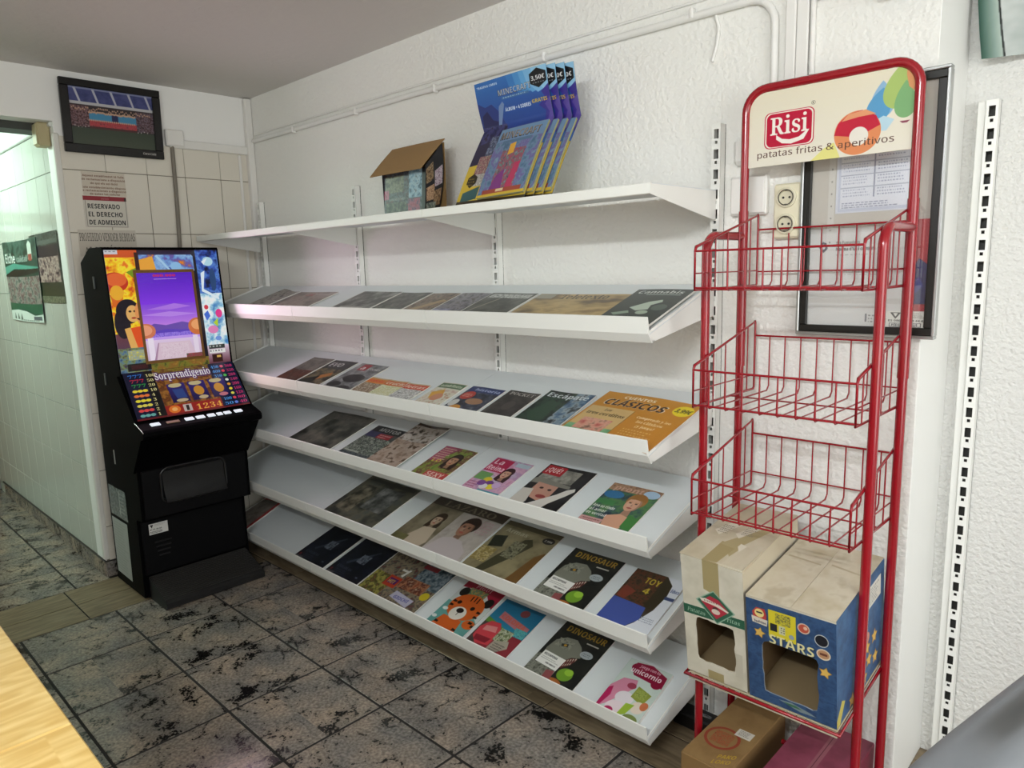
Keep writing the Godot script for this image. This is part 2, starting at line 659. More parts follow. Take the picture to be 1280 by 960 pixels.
# ---------------------------------------------------------------- the room
func build_room() -> void:
	var wall := plaster("f0efea", 2.6, 0.26)
	var smooth := mat("f0efec", 0.6)
	var ceil_m := plaster("d6d2ce", 1.2, 0.10)
	var grout := mat("1e1b19", 0.9)

	# floor: a slab with every tile laid on it
	var fl := struct("floor", gbox(Vector3(-1.3, -0.0518, 2.15), Vector3(8.8, 0.10, 5.1)), grout)
	var gran := tex_mat(granite(), 0.16)
	gran.metallic_specular = 0.5
	var tiles := []
	var rg := RandomNumberGenerator.new()
	rg.seed = 5
	for k in 10:
		tiles.append(tile_mesh(Vector3(0.4025, 0.010, 0.3905), 0.75, Vector2(rg.randf(), rg.randf()), k % 2 == 1))
	var n := 0
	for i in 14:
		for j in 11:
			var x := -2.386 + 0.411 * i
			var z := 0.5585 + 0.399 * j
			if x > 3.0 or z > 4.6:
				continue
			inst(tiles[rg.randi() % 10], gran, "floor_tile", fl, Vector3(x, -0.005, z))
	for i in 7:
		for j in 5:
			var w := 0.346 if i == 0 else 0.4025
			var x := -3.2075 if i == 0 else -3.385 - 0.411 * (i - 0.5)
			var d := 0.163 if j == 0 else 0.3905
			var z := 1.125 if j == 0 else 1.21 + 0.399 * (j - 0.5)
			if z > 2.9:
				continue
			var g := tile_mesh(Vector3(w, 0.010, d), 0.75, Vector2(rg.randf(), rg.randf()), false)
			inst(g, gran, "floor_tile", fl, Vector3(x, -0.005, z))
	# wood-look planks: a strip under the shelving and one across the passage
	var pl := []
	for k in 3:
		var m := tex_mat(wood("8f7f66", "6d5d47", 30 + k), 0.35)
		pl.append(m)
	for i in range(-1, 7):
		for j in 2:
			var l := 0.898
			inst(tile_mesh(Vector3(l, 0.010, 0.176), 1.1, Vector2(rg.randf(), rg.randf()), false), pl[rg.randi() % 3], "floor_plank", fl, Vector3(-2.14 + 0.9 * i + (0.3 if j == 1 else 0.0), -0.005, 0.091 + 0.179 * j))
	for i in 3:
		for j in 2:
			inst(tile_mesh(Vector3(0.898, 0.010, 0.154), 1.1, Vector2(rg.randf(), rg.randf()), false), pl[rg.randi() % 3], "floor_plank", fl, Vector3(1.05 + 0.9 * i, -0.005, -0.232 + 0.157 * j))
	for i in 6:
		for j in 2:
			var z0 := 0.36 + 0.91 * (i - 0.0)
			if z0 > 4.4:
				continue
			var m2 := tile_mesh(Vector3(0.216, 0.010, 0.905), 1.1, Vector2(rg.randf(), rg.randf()), true)
			inst(m2, pl[rg.randi() % 3], "floor_plank", fl, Vector3(-2.703 - 0.219 * j, -0.005, z0 + 0.455))

	var g := G.new()
	g.box(Vector3(-0.05, CEIL + 0.06, 2.15), Vector3(6.3, 0.12, 5.1))
	struct("ceiling", g, ceil_m)
	struct("ceiling_passage", gbox(Vector3(-4.5, 2.66, 1.97), Vector3(2.7, 0.12, 2.0)), ceil_m)

	# shelf wall, its return and the recessed wall to the right of it
	struct("wall_back", gbox(Vector3(-1.285, 1.30, -0.155), Vector3(3.77, 2.70, 0.31)), wall)
	struct("wall_return", gbox(Vector3(0.5985, 1.30, -0.155), Vector3(0.006, 2.70, 0.305)), mat("f6f6f3", 0.55))  # smooth face; its brightness from the side light is partly put into the paler colour
	var rw := G.new()
	rw.box(Vector3(1.85, 1.30, -0.36), Vector3(2.5, 2.70, 0.10))
	struct("wall_recess", rw, plaster("e0dfdb", 3.2, 0.42))  # plaster colour darkened to make up for too much lamplight on this wall

	# left wall: tiled to 2.33 m, white above, and the beam over the passage
	struct("wall_left", gbox(Vector3(-3.14, 1.30, 0.49), Vector3(0.14, 2.70, 1.108)), smooth)
	var wl: Node3D = get_node("wall_left")
	var tm := mat("ddd7ca", 0.14)
	struct("grout", gbox(Vector3(-3.0705, 1.165, 0.53), Vector3(0.003, 2.33, 1.02)), mat("7d7566", 0.8), wl)
	var tshape := gbox(Vector3.ZERO, Vector3(0.007, 0.3115, 0.2010), 0.0016).mesh()
	for r in 8:
		for c in 5:
			var y := 2.17 - 0.315 * r + 0.1575
			var h := 0.312
			var z := 0.1075 + 0.2045 * c
			if r == 0:
				inst(gbox(Vector3.ZERO, Vector3(0.007, 0.160, 0.2025), 0.0016).mesh(), tm, "wall_tile", wl, Vector3(-3.0695, 2.252, z))
			else:
				inst(tshape, tm, "wall_tile", wl, Vector3(-3.0695, y, z))
	struct("beam", gbox(Vector3(-3.13, 2.53, 1.983), Vector3(0.12, 0.26, 1.878)), smooth)
	struct("wall_left_front", gbox(Vector3(-3.14, 1.30, 3.75), Vector3(0.14, 2.70, 1.70)), smooth)

	# the passage: tiled partition, far wall with a wooden door, opposite wall
	struct("wall_partition", gbox(Vector3(-4.36, 1.30, 0.976), Vector3(2.50, 2.70, 0.12)), mat("d8dcd6", 0.5))
	var wp: Node3D = get_node("wall_partition")
	var pm := mat("c9ccc4", 0.10)
	struct("grout", gbox(Vector3(-4.33, 1.19, 1.0362), Vector3(2.48, 2.38, 0.003)), mat("8d938b", 0.8), wp)
	var ps := gbox(Vector3.ZERO, Vector3(0.2010, 0.3115, 0.007), 0.0016).mesh()
	for r in 8:
		for c in 12:
			var y := 2.17 - 0.315 * r + 0.1575
			var x := -3.196 - 0.2045 * c
			if r == 0:
				inst(gbox(Vector3.ZERO, Vector3(0.2025, 0.205, 0.007), 0.0016).mesh(), pm, "wall_tile", wp, Vector3(x, 2.2735, 1.0395))
			else:
				inst(ps, pm, "wall_tile", wp, Vector3(x, y, 1.0395))
	struct("wall_passage_end", gbox(Vector3(-5.66, 1.30, 1.97), Vector3(0.12, 2.70, 2.0)), smooth)
	struct("wall_passage_side", gbox(Vector3(-4.36, 1.30, 2.96), Vector3(2.70, 2.70, 0.12)), smooth)
	var dn := Node3D.new()
	dn.name = "door_1"
	dn.set_meta("kind", "structure")
	add_child(dn)
	dn.position = Vector3(-5.60, 0, 1.50)
	var ow := tex_mat(wood("8a5a33", "6b3f20", 51), 0.4)
	part(dn, "door_leaf", gbox(Vector3(-5.585, 1.0, 1.55), Vector3(0.03, 2.0, 0.80), 0.004), ow)
	part(dn, "door_jamb", gbox(Vector3(-5.57, 1.03, 1.10), Vector3(0.06, 2.06, 0.09), 0.004), ow)
	part(dn, "door_jamb", gbox(Vector3(-5.57, 1.03, 2.00), Vector3(0.06, 2.06, 0.09), 0.004), ow)
	part(dn, "door_head", gbox(Vector3(-5.57, 2.10, 1.55), Vector3(0.06, 0.08, 1.0), 0.004), ow)
	var bb := Node3D.new()
	bb.name = "baseboard_left"
	bb.set_meta("kind", "structure")
	add_child(bb)
	for i in 7:
		inst(tile_mesh(Vector3(0.325, 0.085, 0.010), 0.75, Vector2(rg.randf(), rg.randf()), false), gran, "baseboard_tile", bb, Vector3(-3.24 - 0.328 * i, 0.0425, 1.049))
	for i in 3:
		inst(tile_mesh(Vector3(0.010, 0.085, 0.325), 0.75, Vector2(rg.randf(), rg.randf()), false), gran, "baseboard_tile", bb, Vector3(-3.061, 0.0425, 0.885 - 0.328 * i))
	part(bb, "baseboard_cap", gbox(Vector3(-4.25, 0.0885, 1.048), Vector3(2.38, 0.005, 0.012)), mat("2a2724", 0.4))
	part(bb, "baseboard_cap", gbox(Vector3(-3.062, 0.0885, 0.56), Vector3(0.012, 0.005, 0.98)), mat("2a2724", 0.4))
	# corner bead and the strip that closes the partition tiles at the top
	struct("trim_1", gbox(Vector3(-3.079, 1.22, 1.038), Vector3(0.030, 2.25, 0.030), 0.006), mat("dedcd5", 0.35))
	struct("trim_2", gtube([Vector3(-3.09, 2.388, 1.046), Vector3(-5.58, 2.388, 1.046)], 0.012, 8), mat("d5d8d2", 0.4))

	# walls behind the camera, with the openings that let the daylight in
	var rt := G.new()
	rt.box(Vector3(3.07, 0.25, 2.15), Vector3(0.14, 0.60, 5.1))
	rt.box(Vector3(3.07, 2.53, 2.15), Vector3(0.14, 0.30, 5.1))
	rt.box(Vector3(3.07, 1.45, 0.18), Vector3(0.14, 1.90, 1.20))
	rt.box(Vector3(3.07, 1.45, 3.86), Vector3(0.14, 1.90, 1.65))
	struct("wall_right", rt, smooth)
	var fr := G.new()
	fr.box(Vector3(-0.07, 0.30, 4.68), Vector3(6.3, 0.80, 0.14))
	fr.box(Vector3(-0.07, 2.53, 4.68), Vector3(6.3, 0.34, 0.14))
	fr.box(Vector3(-1.90, 1.53, 4.68), Vector3(2.6, 1.70, 0.14))
	fr.box(Vector3(2.77, 1.53, 4.68), Vector3(0.74, 1.70, 0.14))
	struct("wall_front", fr, smooth)
	var glass := mat("ffffff", 0.03)
	glass = glass.duplicate()
	glass.albedo_color = Color(0.95, 0.98, 0.98, 0.05)
	glass.transparency = BaseMaterial3D.TRANSPARENCY_ALPHA
	var al := mat("b9bcbd", 0.4, 0.7)
	for w in [["window_1", Vector3(0.9, 1.53, 4.68), Vector3(3.0, 1.66, 0.008)], ["window_2", Vector3(3.07, 1.45, 1.90), Vector3(0.008, 1.80, 2.24)]]:
		var wn := Node3D.new()
		wn.name = w[0]
		wn.set_meta("kind", "structure")
		add_child(wn)
		var c: Vector3 = w[1]
		var s: Vector3 = w[2]
		wn.position = c
		part(wn, "window_pane", gbox(c, s), glass)
		var side := Vector3(1, 0, 0) if s.x > s.z else Vector3(0, 0, 1)
		var wd := maxf(s.x, s.z)
		for d in [-0.5, 0.0, 0.5]:
			part(wn, "window_post", gbox(c + side * wd * d, Vector3(0.05, s.y, 0.05), 0.004), al)
		for d in [-0.5, 0.5]:
			part(wn, "window_rail", gbox(c + Vector3(0, s.y * d, 0), side * wd + (Vector3.ONE - side) * 0.05, 0.004), al)

func tile_mesh(s: Vector3, k: float, o: Vector2, turn: bool) -> ArrayMesh:
	var g := gbox(Vector3.ZERO, s, minf(0.0024, minf(s.x, minf(s.y, s.z)) * 0.3))
	for i in g.v.size():
		var p := g.v[i]
		var q := Vector2(p.x, p.z + p.y)
		if s.z < 0.05:
			q = Vector2(p.x, p.y)
		elif s.x < 0.05:
			q = Vector2(p.z, p.y)
		if turn:
			q = Vector2(q.y, -q.x)
		g.uv[i] = q * k + o
	return g.mesh()

# ---------------------------------------------------------------- lamps
func build_lamps() -> void:
	var lit := StandardMaterial3D.new()
	lit.albedo_color = Color(0.9, 0.9, 0.9)
	lit.emission_enabled = true
	lit.emission = Color(1.0, 0.98, 0.94)
	lit.emission_energy_multiplier = 2.0
	var greenish: StandardMaterial3D = lit.duplicate()
	greenish.emission = Color(0.86, 1.0, 0.94)
	# a long batten lamp over the shop floor, another in the passage
	for d in [[Vector3(LAMPX, 2.60, 3.2), Vector3(1.5, 0.10, 0.10), lit, Color(0.965, 0.99, 1.0), LAMP, "white batten ceiling lamp over the counter behind the camera"], [Vector3(-4.15, 2.545, 2.0), Vector3(1.2, 0.10, 0.10), greenish, Color(0.87, 1.0, 0.93), PASS, "greenish white batten ceiling lamp in the tiled passage"]]:
		var c: Vector3 = d[0]
		var s: Vector3 = d[1]
		var t := thing("ceiling_lamp", d[5], "lamp", c)
		part(t, "lamp_housing", gbox(c + Vector3(0, 0.035, 0), Vector3(s.x + 0.06, 0.030, s.z + 0.02), 0.005), mat("eeeeee", 0.5))
		part(t, "diffuser", gbox(c + Vector3(0, -0.022, 0), Vector3(s.x, 0.084, s.z), 0.012), d[2])
		area("lamp_light", c + Vector3(0, -0.072, 0), Vector3(0, -1, 0), Vector2(s.x, s.z), d[3], d[4] * 0.55)
		area("lamp_light", c + Vector3(0, -0.022, -0.062), Vector3(0, 0, -1), Vector2(s.x, 0.08), d[3], d[4])
		area("lamp_light", c + Vector3(0, -0.022, 0.062), Vector3(0, 0, 1), Vector2(s.x, 0.08), d[3], d[4] * 0.5)

# ---------------------------------------------------------------- on the walls
func build_wall_fittings() -> void:
	var white := mat("eceae6", 0.45)
	var offw := mat("e4e0d6", 0.5)
	# painted pipe along the shelf wall that turns down behind the rack
	var path := [Vector3(-3.02, 2.402, 0.013), Vector3(-1.5, 2.400, 0.013), Vector3(0.09, 2.384, 0.013)]
	path.append_array(arc(Vector3(0.09, 2.304, 0.013), Vector3.RIGHT, Vector3.UP, 0.08, PI * 0.42, 0.0, 7))
	path.append(Vector3(0.172, 2.15, 0.013))
	path.append(Vector3(0.174, 1.98, 0.013))
	var t := thing("conduit_pipe", "white painted pipe running along the wall above the shelving and bending down", "pipe", Vector3(-1.4, 2.39, 0.013))
	part(t, "pipe", gtube(path, 0.0115, 10), mat("ecebe7", 0.5))
	for x in [-2.55, -1.95, -1.35, -0.72, -0.10]:
		part(t, "clip", gbox(Vector3(x, 2.401 - 0.003 * (x + 3.0) / 1.5, 0.014), Vector3(0.014, 0.034, 0.028), 0.004), white)
	single("cable", gtube([Vector3(-3.02, 2.437, 0.004), Vector3(-1.2, 2.436, 0.004), Vector3(0.10, 2.43, 0.004)], 0.005, 6), mat("ecebe7", 0.5), "thin white painted cable just above the wall pipe", "cable")
	single("cable_stub", gtube([Vector3(-0.024, 2.372, 0.005), Vector3(-0.012, 2.335, 0.006), Vector3(-0.018, 2.285, 0.006), Vector3(-0.034, 2.24, 0.004)], 0.006, 6), mat("ecebe7", 0.5), "short curved painted cable end hanging below the wall pipe", "cable")
	var g := G.new()
	g.box(Vector3(0.219, 2.30, 0.010), Vector3(0.030, 0.70, 0.020), 0.003)
	g.box(Vector3(0.252, 2.30, 0.008), Vector3(0.034, 0.70, 0.016), 0.003)
	single("cable_duct", g, white, "white flat cable duct running up to the ceiling behind the red rack", "cable duct")
	single("pipe_riser", gtube([Vector3(0.281, 2.14, 0.008), Vector3(0.277, 2.66, 0.008)], 0.008, 8), white, "thin white pipe rising beside the flat cable duct", "pipe")
	single("wall_bracket", gbox(Vector3(0.318, 2.365, 0.02), Vector3(0.085, 0.055, 0.04), 0.012), mat("a89a8e", 0.7), "small brownish wall bracket at the top of the thin pipe", "bracket")
	var el := thing("emergency_light", "grey wall light cut off by the top edge above the rack sign", "lamp", Vector3(0.53, 2.29, 0.04))
	part(el, "housing", gbox(Vector3(0.53, 2.345, 0.035), Vector3(0.15, 0.10, 0.07), 0.008), mat("8e9496", 0.4))
	part(el, "cover", gbox(Vector3(0.53, 2.35, 0.075), Vector3(0.13, 0.08, 0.012), 0.004), mat("dfe3e3", 0.3))
	# boxes and sockets behind the rack
	var jb := thing("junction_box", "square white junction box with a plain lid beside the double socket", "junction box", Vector3(0.105, 1.758, 0.0))
	part(jb, "body", gbox(Vector3(0.105, 1.818, 0.012), Vector3(0.118, 0.118, 0.024), 0.004), white)
	part(jb, "lid", gbox(Vector3(0.105, 1.818, 0.027), Vector3(0.108, 0.108, 0.006), 0.002), white)
	single("junction_box", gbox(Vector3(0.110, 1.952, 0.015), Vector3(0.115, 0.082, 0.03), 0.012), white, "rounded white junction box above the square one, behind the sign", "junction box")
	var so := thing("wall_socket", "cream double wall socket with one outlet above the other", "socket", Vector3(0.227, 1.684, 0.0))
	part(so, "plate", gbox(Vector3(0.227, 1.763, 0.012), Vector3(0.080, 0.160, 0.024), 0.005), mat("e6e0c6", 0.4))
	for y in [1.802, 1.725]:
		var xf := Transform3D(Basis(Vector3.RIGHT, PI / 2), Vector3(0.227, y, 0.024))
		var rg := G.new()
		rg.lathe([Vector2(0.030, 0.0), Vector2(0.030, 0.006), Vector2(0.026, 0.008), Vector2(0.022, 0.006), Vector2(0.020, 0.001), Vector2(0.0, 0.001)], 24, xf)
		var ou := part(so, "outlet", rg, mat("dcd6bd", 0.4))
		for d in [-0.0095, 0.0095]:
			var hg := G.new()
			hg.lathe([Vector2(0.0, 0.001), Vector2(0.0034, 0.001), Vector2(0.0034, -0.001)], 10, Transform3D(Basis(Vector3.RIGHT, PI / 2), Vector3(0.227 + d, y, 0.0256)))
			var ho := inst(hg.mesh(origin_of(so)), mat("1b1a18", 0.6), "pin_hole", ou)
			ho.position = Vector3.ZERO
		for d in [-0.021, 0.021]:
			var cg := gbox(Vector3(0.227, y + d, 0.030), Vector3(0.008, 0.004, 0.006), 0.001)
			inst(cg.mesh(origin_of(so)), mat("5e5a50", 0.3, 0.8), "earth_clip", ou)
		var sg := G.new()
		sg.lathe([Vector2(0.0205, 0.0), Vector2(0.0235, 0.0005), Vector2(0.0205, 0.001)], 24, Transform3D(Basis(Vector3.RIGHT, PI / 2), Vector3(0.227, y, 0.0315)))
		inst(sg.mesh(origin_of(so)), mat("4a463c", 0.5), "outlet_rim", ou)
	notice_frame()
	left_wall_things()
	# curled poster on the recessed wall
	var pp := pic(420, 150, "b9c0bd")
	pp.ph(0, 0, 1, 1, ["a3aca8", "b4bbb8", "c4c9c6", "d5d9d6"], 61, 0.05, 0.35)
	for i in 7:
		pp.p([0.12, 0.10 + i * 0.15, 0.55, 0.03 + i * 0.15, 1.0, 0.0 + i * 0.15, 1.0, 0.012 + i * 0.15, 0.55, 0.05 + i * 0.15], "d3d9d6")
	for i in 24:
		var c0 := Color("24483b").lerp(Color("a9b8b0"), pow(i / 23.0, 0.8))
		pp.p([0.045 * i / 24.0, 0, 0.045 * (i + 1) / 24.0 + 0.001, 0, 0.062 * (i + 1) / 24.0 + 0.001, 1, 0.062 * i / 24.0, 1], "#" + c0.to_html(false))
	pp.p([0.044, 0, 0.0485, 0, 0.0665, 1, 0.061, 1], "1d2120")
	var gp := G.new()
	gp.sheet(func(u: float, w: float) -> Vector3:
		var x := lerpf(0.610 + 0.036 * w * w, 1.45, u)
		return Vector3(x, lerpf(2.60, 2.152 - 0.02 * u, w), -0.292 + 0.035 * pow(1.0 - u, 6.0) * (0.3 + w)), 24, 6, 0.0012)
	single("poster", gp, tex_mat(pp.tex(), 0.25), "grey rippled poster with a curled green left edge in the top right corner", "poster")

func notice_frame() -> void:
	var x0 := 0.268
	var x1 := 0.640
	var y0 := 1.398
	var y1 := 2.095
	var t := thing("notice_board", "aluminium framed notice board with a black inner border behind the red rack", "frame", Vector3(0.454, 1.398, 0.0))
	var al := mat("b7b9b8", 0.3, 0.85)
	part(t, "frame_rail", gbox(Vector3((x0 + x1) / 2, y0 + 0.004, 0.014), Vector3(x1 - x0, 0.009, 0.028), 0.002), al)
	part(t, "frame_rail", gbox(Vector3((x0 + x1) / 2, y1 - 0.004, 0.014), Vector3(x1 - x0, 0.009, 0.028), 0.002), al)
	for x in [x0 + 0.004, x1 - 0.004]:
		part(t, "frame_stile", gbox(Vector3(x, (y0 + y1) / 2, 0.014), Vector3(0.009, y1 - y0 - 0.016, 0.028), 0.002), al)
	var bk := mat("15140f", 0.4)
	var b := 0.021
	for s in [[Vector3((x0 + x1) / 2, y0 + 0.008 + b / 2, 0.016), Vector3(x1 - x0 - 0.016, b, 0.012)], [Vector3((x0 + x1) / 2, y1 - 0.008 - b / 2, 0.016), Vector3(x1 - x0 - 0.016, b, 0.012)],
			[Vector3(x0 + 0.008 + b / 2, (y0 + y1) / 2, 0.016), Vector3(b, y1 - y0 - 0.058, 0.012)], [Vector3(x1 - 0.008 - b / 2, (y0 + y1) / 2, 0.016), Vector3(b, y1 - y0 - 0.058, 0.012)]]:
		part(t, "black_border", gbox(s[0], s[1], 0.002), bk)
	part(t, "backing_board", gbox(Vector3((x0 + x1) / 2, (y0 + y1) / 2, 0.005), Vector3(x1 - x0 - 0.016, y1 - y0 - 0.016, 0.006)), mat("c9c2b8", 0.7))
	# papers pinned inside
	var a := pic(160, 150, "d9dbe6")
	a.r(0.03, 0.02, 0.94, 0.96, "c7cbdc")
	a.r(0.06, 0.10, 0.88, 0.84, "e2e3ec")
	a.r(0.48, 0.0, 0.02, 0.80, "8d91a6")
	a.l(0.08, 0.03, 0.36, 2, 0.035, "5c6078", 0.5, 3)
	a.l(0.54, 0.03, 0.34, 2, 0.035, "4c5068", 0.5, 4)
	for i in 4:
		a.r(0.06, 0.14 + i * 0.17, 0.88, 0.012, "a5a9bb")
		a.l(0.09, 0.17 + i * 0.17, 0.36, 3, 0.04, "a9adc2", 0.45, i)
		a.l(0.53, 0.17 + i * 0.17, 0.38, 3, 0.04, "9da1b8", 0.45, i + 9)
	a.l(0.08, 0.86, 0.8, 3, 0.03, "8f93aa", 0.45, 21)
	paper(t, a.tex(), Vector3(0.467, 1.845, 0.0098), Vector2(0.206, 0.20), "printed table of prices in a clear sleeve")
	var sl := gbox(Vector3(0.352, 1.79, 0.0088), Vector3(0.018, 0.30, 0.0006))
	part(t, "sleeve_strip", sl, mat("d7d3cc", 0.3))
	var hole := G.new()
	for i in 8:
		hole.box(Vector3(0.352, 1.665 + i * 0.034, 0.0094), Vector3(0.004, 0.005, 0.0008))
	part(t, "sleeve_holes", hole, mat("98948c", 0.6)).set_meta("kind", "stuff")
	var l := pic(220, 215, "dddcda")
	l.p([0.10, 0.185, 0.14, 0.13, 0.175, 0.145, 0.19, 0.20, 0.15, 0.24], "4b4d57")
	l.p([0.125, 0.19, 0.145, 0.155, 0.165, 0.165, 0.165, 0.195, 0.15, 0.21], "dddcda")
	l.t("No fumadors", 0.27, 0.16, 0.030, "6b6660", 0.22, 1)
	l.t("Norma d'ús i consum", 0.27, 0.225, 0.034, "3c3a38", 0.36, 1)
	l.l(0.27, 0.26, 0.5, 1, 0.03, "b4b2af", 0.4, 2)
	l.l(0.27, 0.42, 0.55, 2, 0.035, "c1bfbc", 0.4, 5)
	l.gr(0.0, 0.0, 1.0, 0.05, "b9b5af", "d8d7d5")
	l.r(0.0, 0.70, 1.0, 0.05, "cfccc8")
	l.l(0.60, 0.86, 0.2, 3, 0.03, "8f8d8a", 0.5, 8)
	l.r(0.57, 0.85, 0.015, 0.08, "77757a")
	paper(t, l.tex(), Vector3(0.438, 1.562, 0.0092), Vector2(0.292, 0.285), "white official letter with a small dark emblem")
	var rd := pic(40, 120, "b3202c")
	rd.r(0.55, 0.0, 0.10, 1.0, "c9353c")
	rd.p([0.15, 0.55, 0.45, 0.42, 0.9, 0.50, 0.95, 0.66, 0.6, 0.75, 0.35, 0.70], "1f2263")
	rd.r(0.0, 0.62, 1.0, 0.30, "20245f")
	rd.p([0.1, 0.7, 0.5, 0.62, 0.7, 0.72, 0.3, 0.82], "343a8a")
	paper(t, rd.tex(), Vector3(0.591, 1.594, 0.0100), Vector2(0.056, 0.245), "red and dark blue printed strip")
	var wl := pic(110, 52, "e9e7df")
	wl.p([0.10, 0.08, 0.36, 0.08, 0.23, 0.46], "3b382f")
	wl.p([0.17, 0.12, 0.29, 0.12, 0.23, 0.34], "e9e7df")
	wl.l(0.46, 0.12, 0.48, 3, 0.11, "9b988f", 0.5, 6)
	wl.t("ES 086", 0.06, 0.62, 0.12, "4a473f", 0.30, 1)
	wl.t("91 44 42", 0.58, 0.62, 0.12, "4a473f", 0.36, 1)
	wl.r(0.08, 0.70, 0.76, 0.24, "35333a")
	wl.r(0.095, 0.725, 0.73, 0.19, "e9e7df")
	wl.t("PÍDELO AQUÍ", 0.14, 0.88, 0.12, "35333a", 0.62, 1)
	paper(t, wl.tex(), Vector3(0.567, 1.448, 0.0112), Vector2(0.105, 0.046), "small white label with a dark triangular emblem")
	var gl := StandardMaterial3D.new()
	gl.albedo_color = Color(0.96, 0.98, 0.98, 0.04)
	gl.transparency = BaseMaterial3D.TRANSPARENCY_ALPHA
	gl.roughness = 0.03
	part(t, "glass_pane", gbox(Vector3((x0 + x1) / 2, (y0 + y1) / 2, 0.0125), Vector3(x1 - x0 - 0.05, y1 - y0 - 0.05, 0.0012)), gl)

# a sheet of paper in front of the shelf wall, facing the room
func paper(parent: Node, tx: Texture2D, c: Vector3, s: Vector2, label: String) -> void:
	var g := G.new()
	var hx := Vector3(s.x / 2, 0, 0)
	var hy := Vector3(0, s.y / 2, 0)
	g.quad(c - hx + hy, c + hx + hy, c + hx - hy, c - hx - hy, Vector3.BACK)
	var bk := Vector3(0, 0, -0.0006)
	for e in [[-hx + hy, -hx - hy, -hx], [hx + hy, hx - hy, hx], [-hx + hy, hx + hy, hy], [-hx - hy, hx - hy, -hy]]:
		g.poly([c + e[0], c + e[1], c + e[1] + bk, c + e[0] + bk], (e[2] as Vector3).normalized(), [Vector2.ZERO, Vector2.ZERO, Vector2.ZERO, Vector2.ZERO])
	part(parent, "paper", g, tex_mat(tx, 0.5), label)

# a flat print on the left wall (faces +x); z1 is the side towards the camera
func left_print(tx: Texture2D, x: float, z0: float, z1: float, y0: float, y1: float, th := 0.0012) -> G:
	var g := G.new()
	g.quad(Vector3(x, y1, z1), Vector3(x, y1, z0), Vector3(x, y0, z0), Vector3(x, y0, z1), Vector3.RIGHT)
	var k := Vector3(x - th, 0, 0)
	for e in [[y0, z0, y0, z1, Vector3.DOWN], [y1, z0, y1, z1, Vector3.UP], [y0, z0, y1, z0, Vector3.FORWARD], [y0, z1, y1, z1, Vector3.BACK]]:
		g.poly([Vector3(x, e[0], e[1]), Vector3(x, e[2], e[3]), Vector3(x - th, e[2], e[3]), Vector3(x - th, e[0], e[1])], e[4], [Vector2.ZERO, Vector2.ZERO, Vector2.ZERO, Vector2.ZERO])
	return g

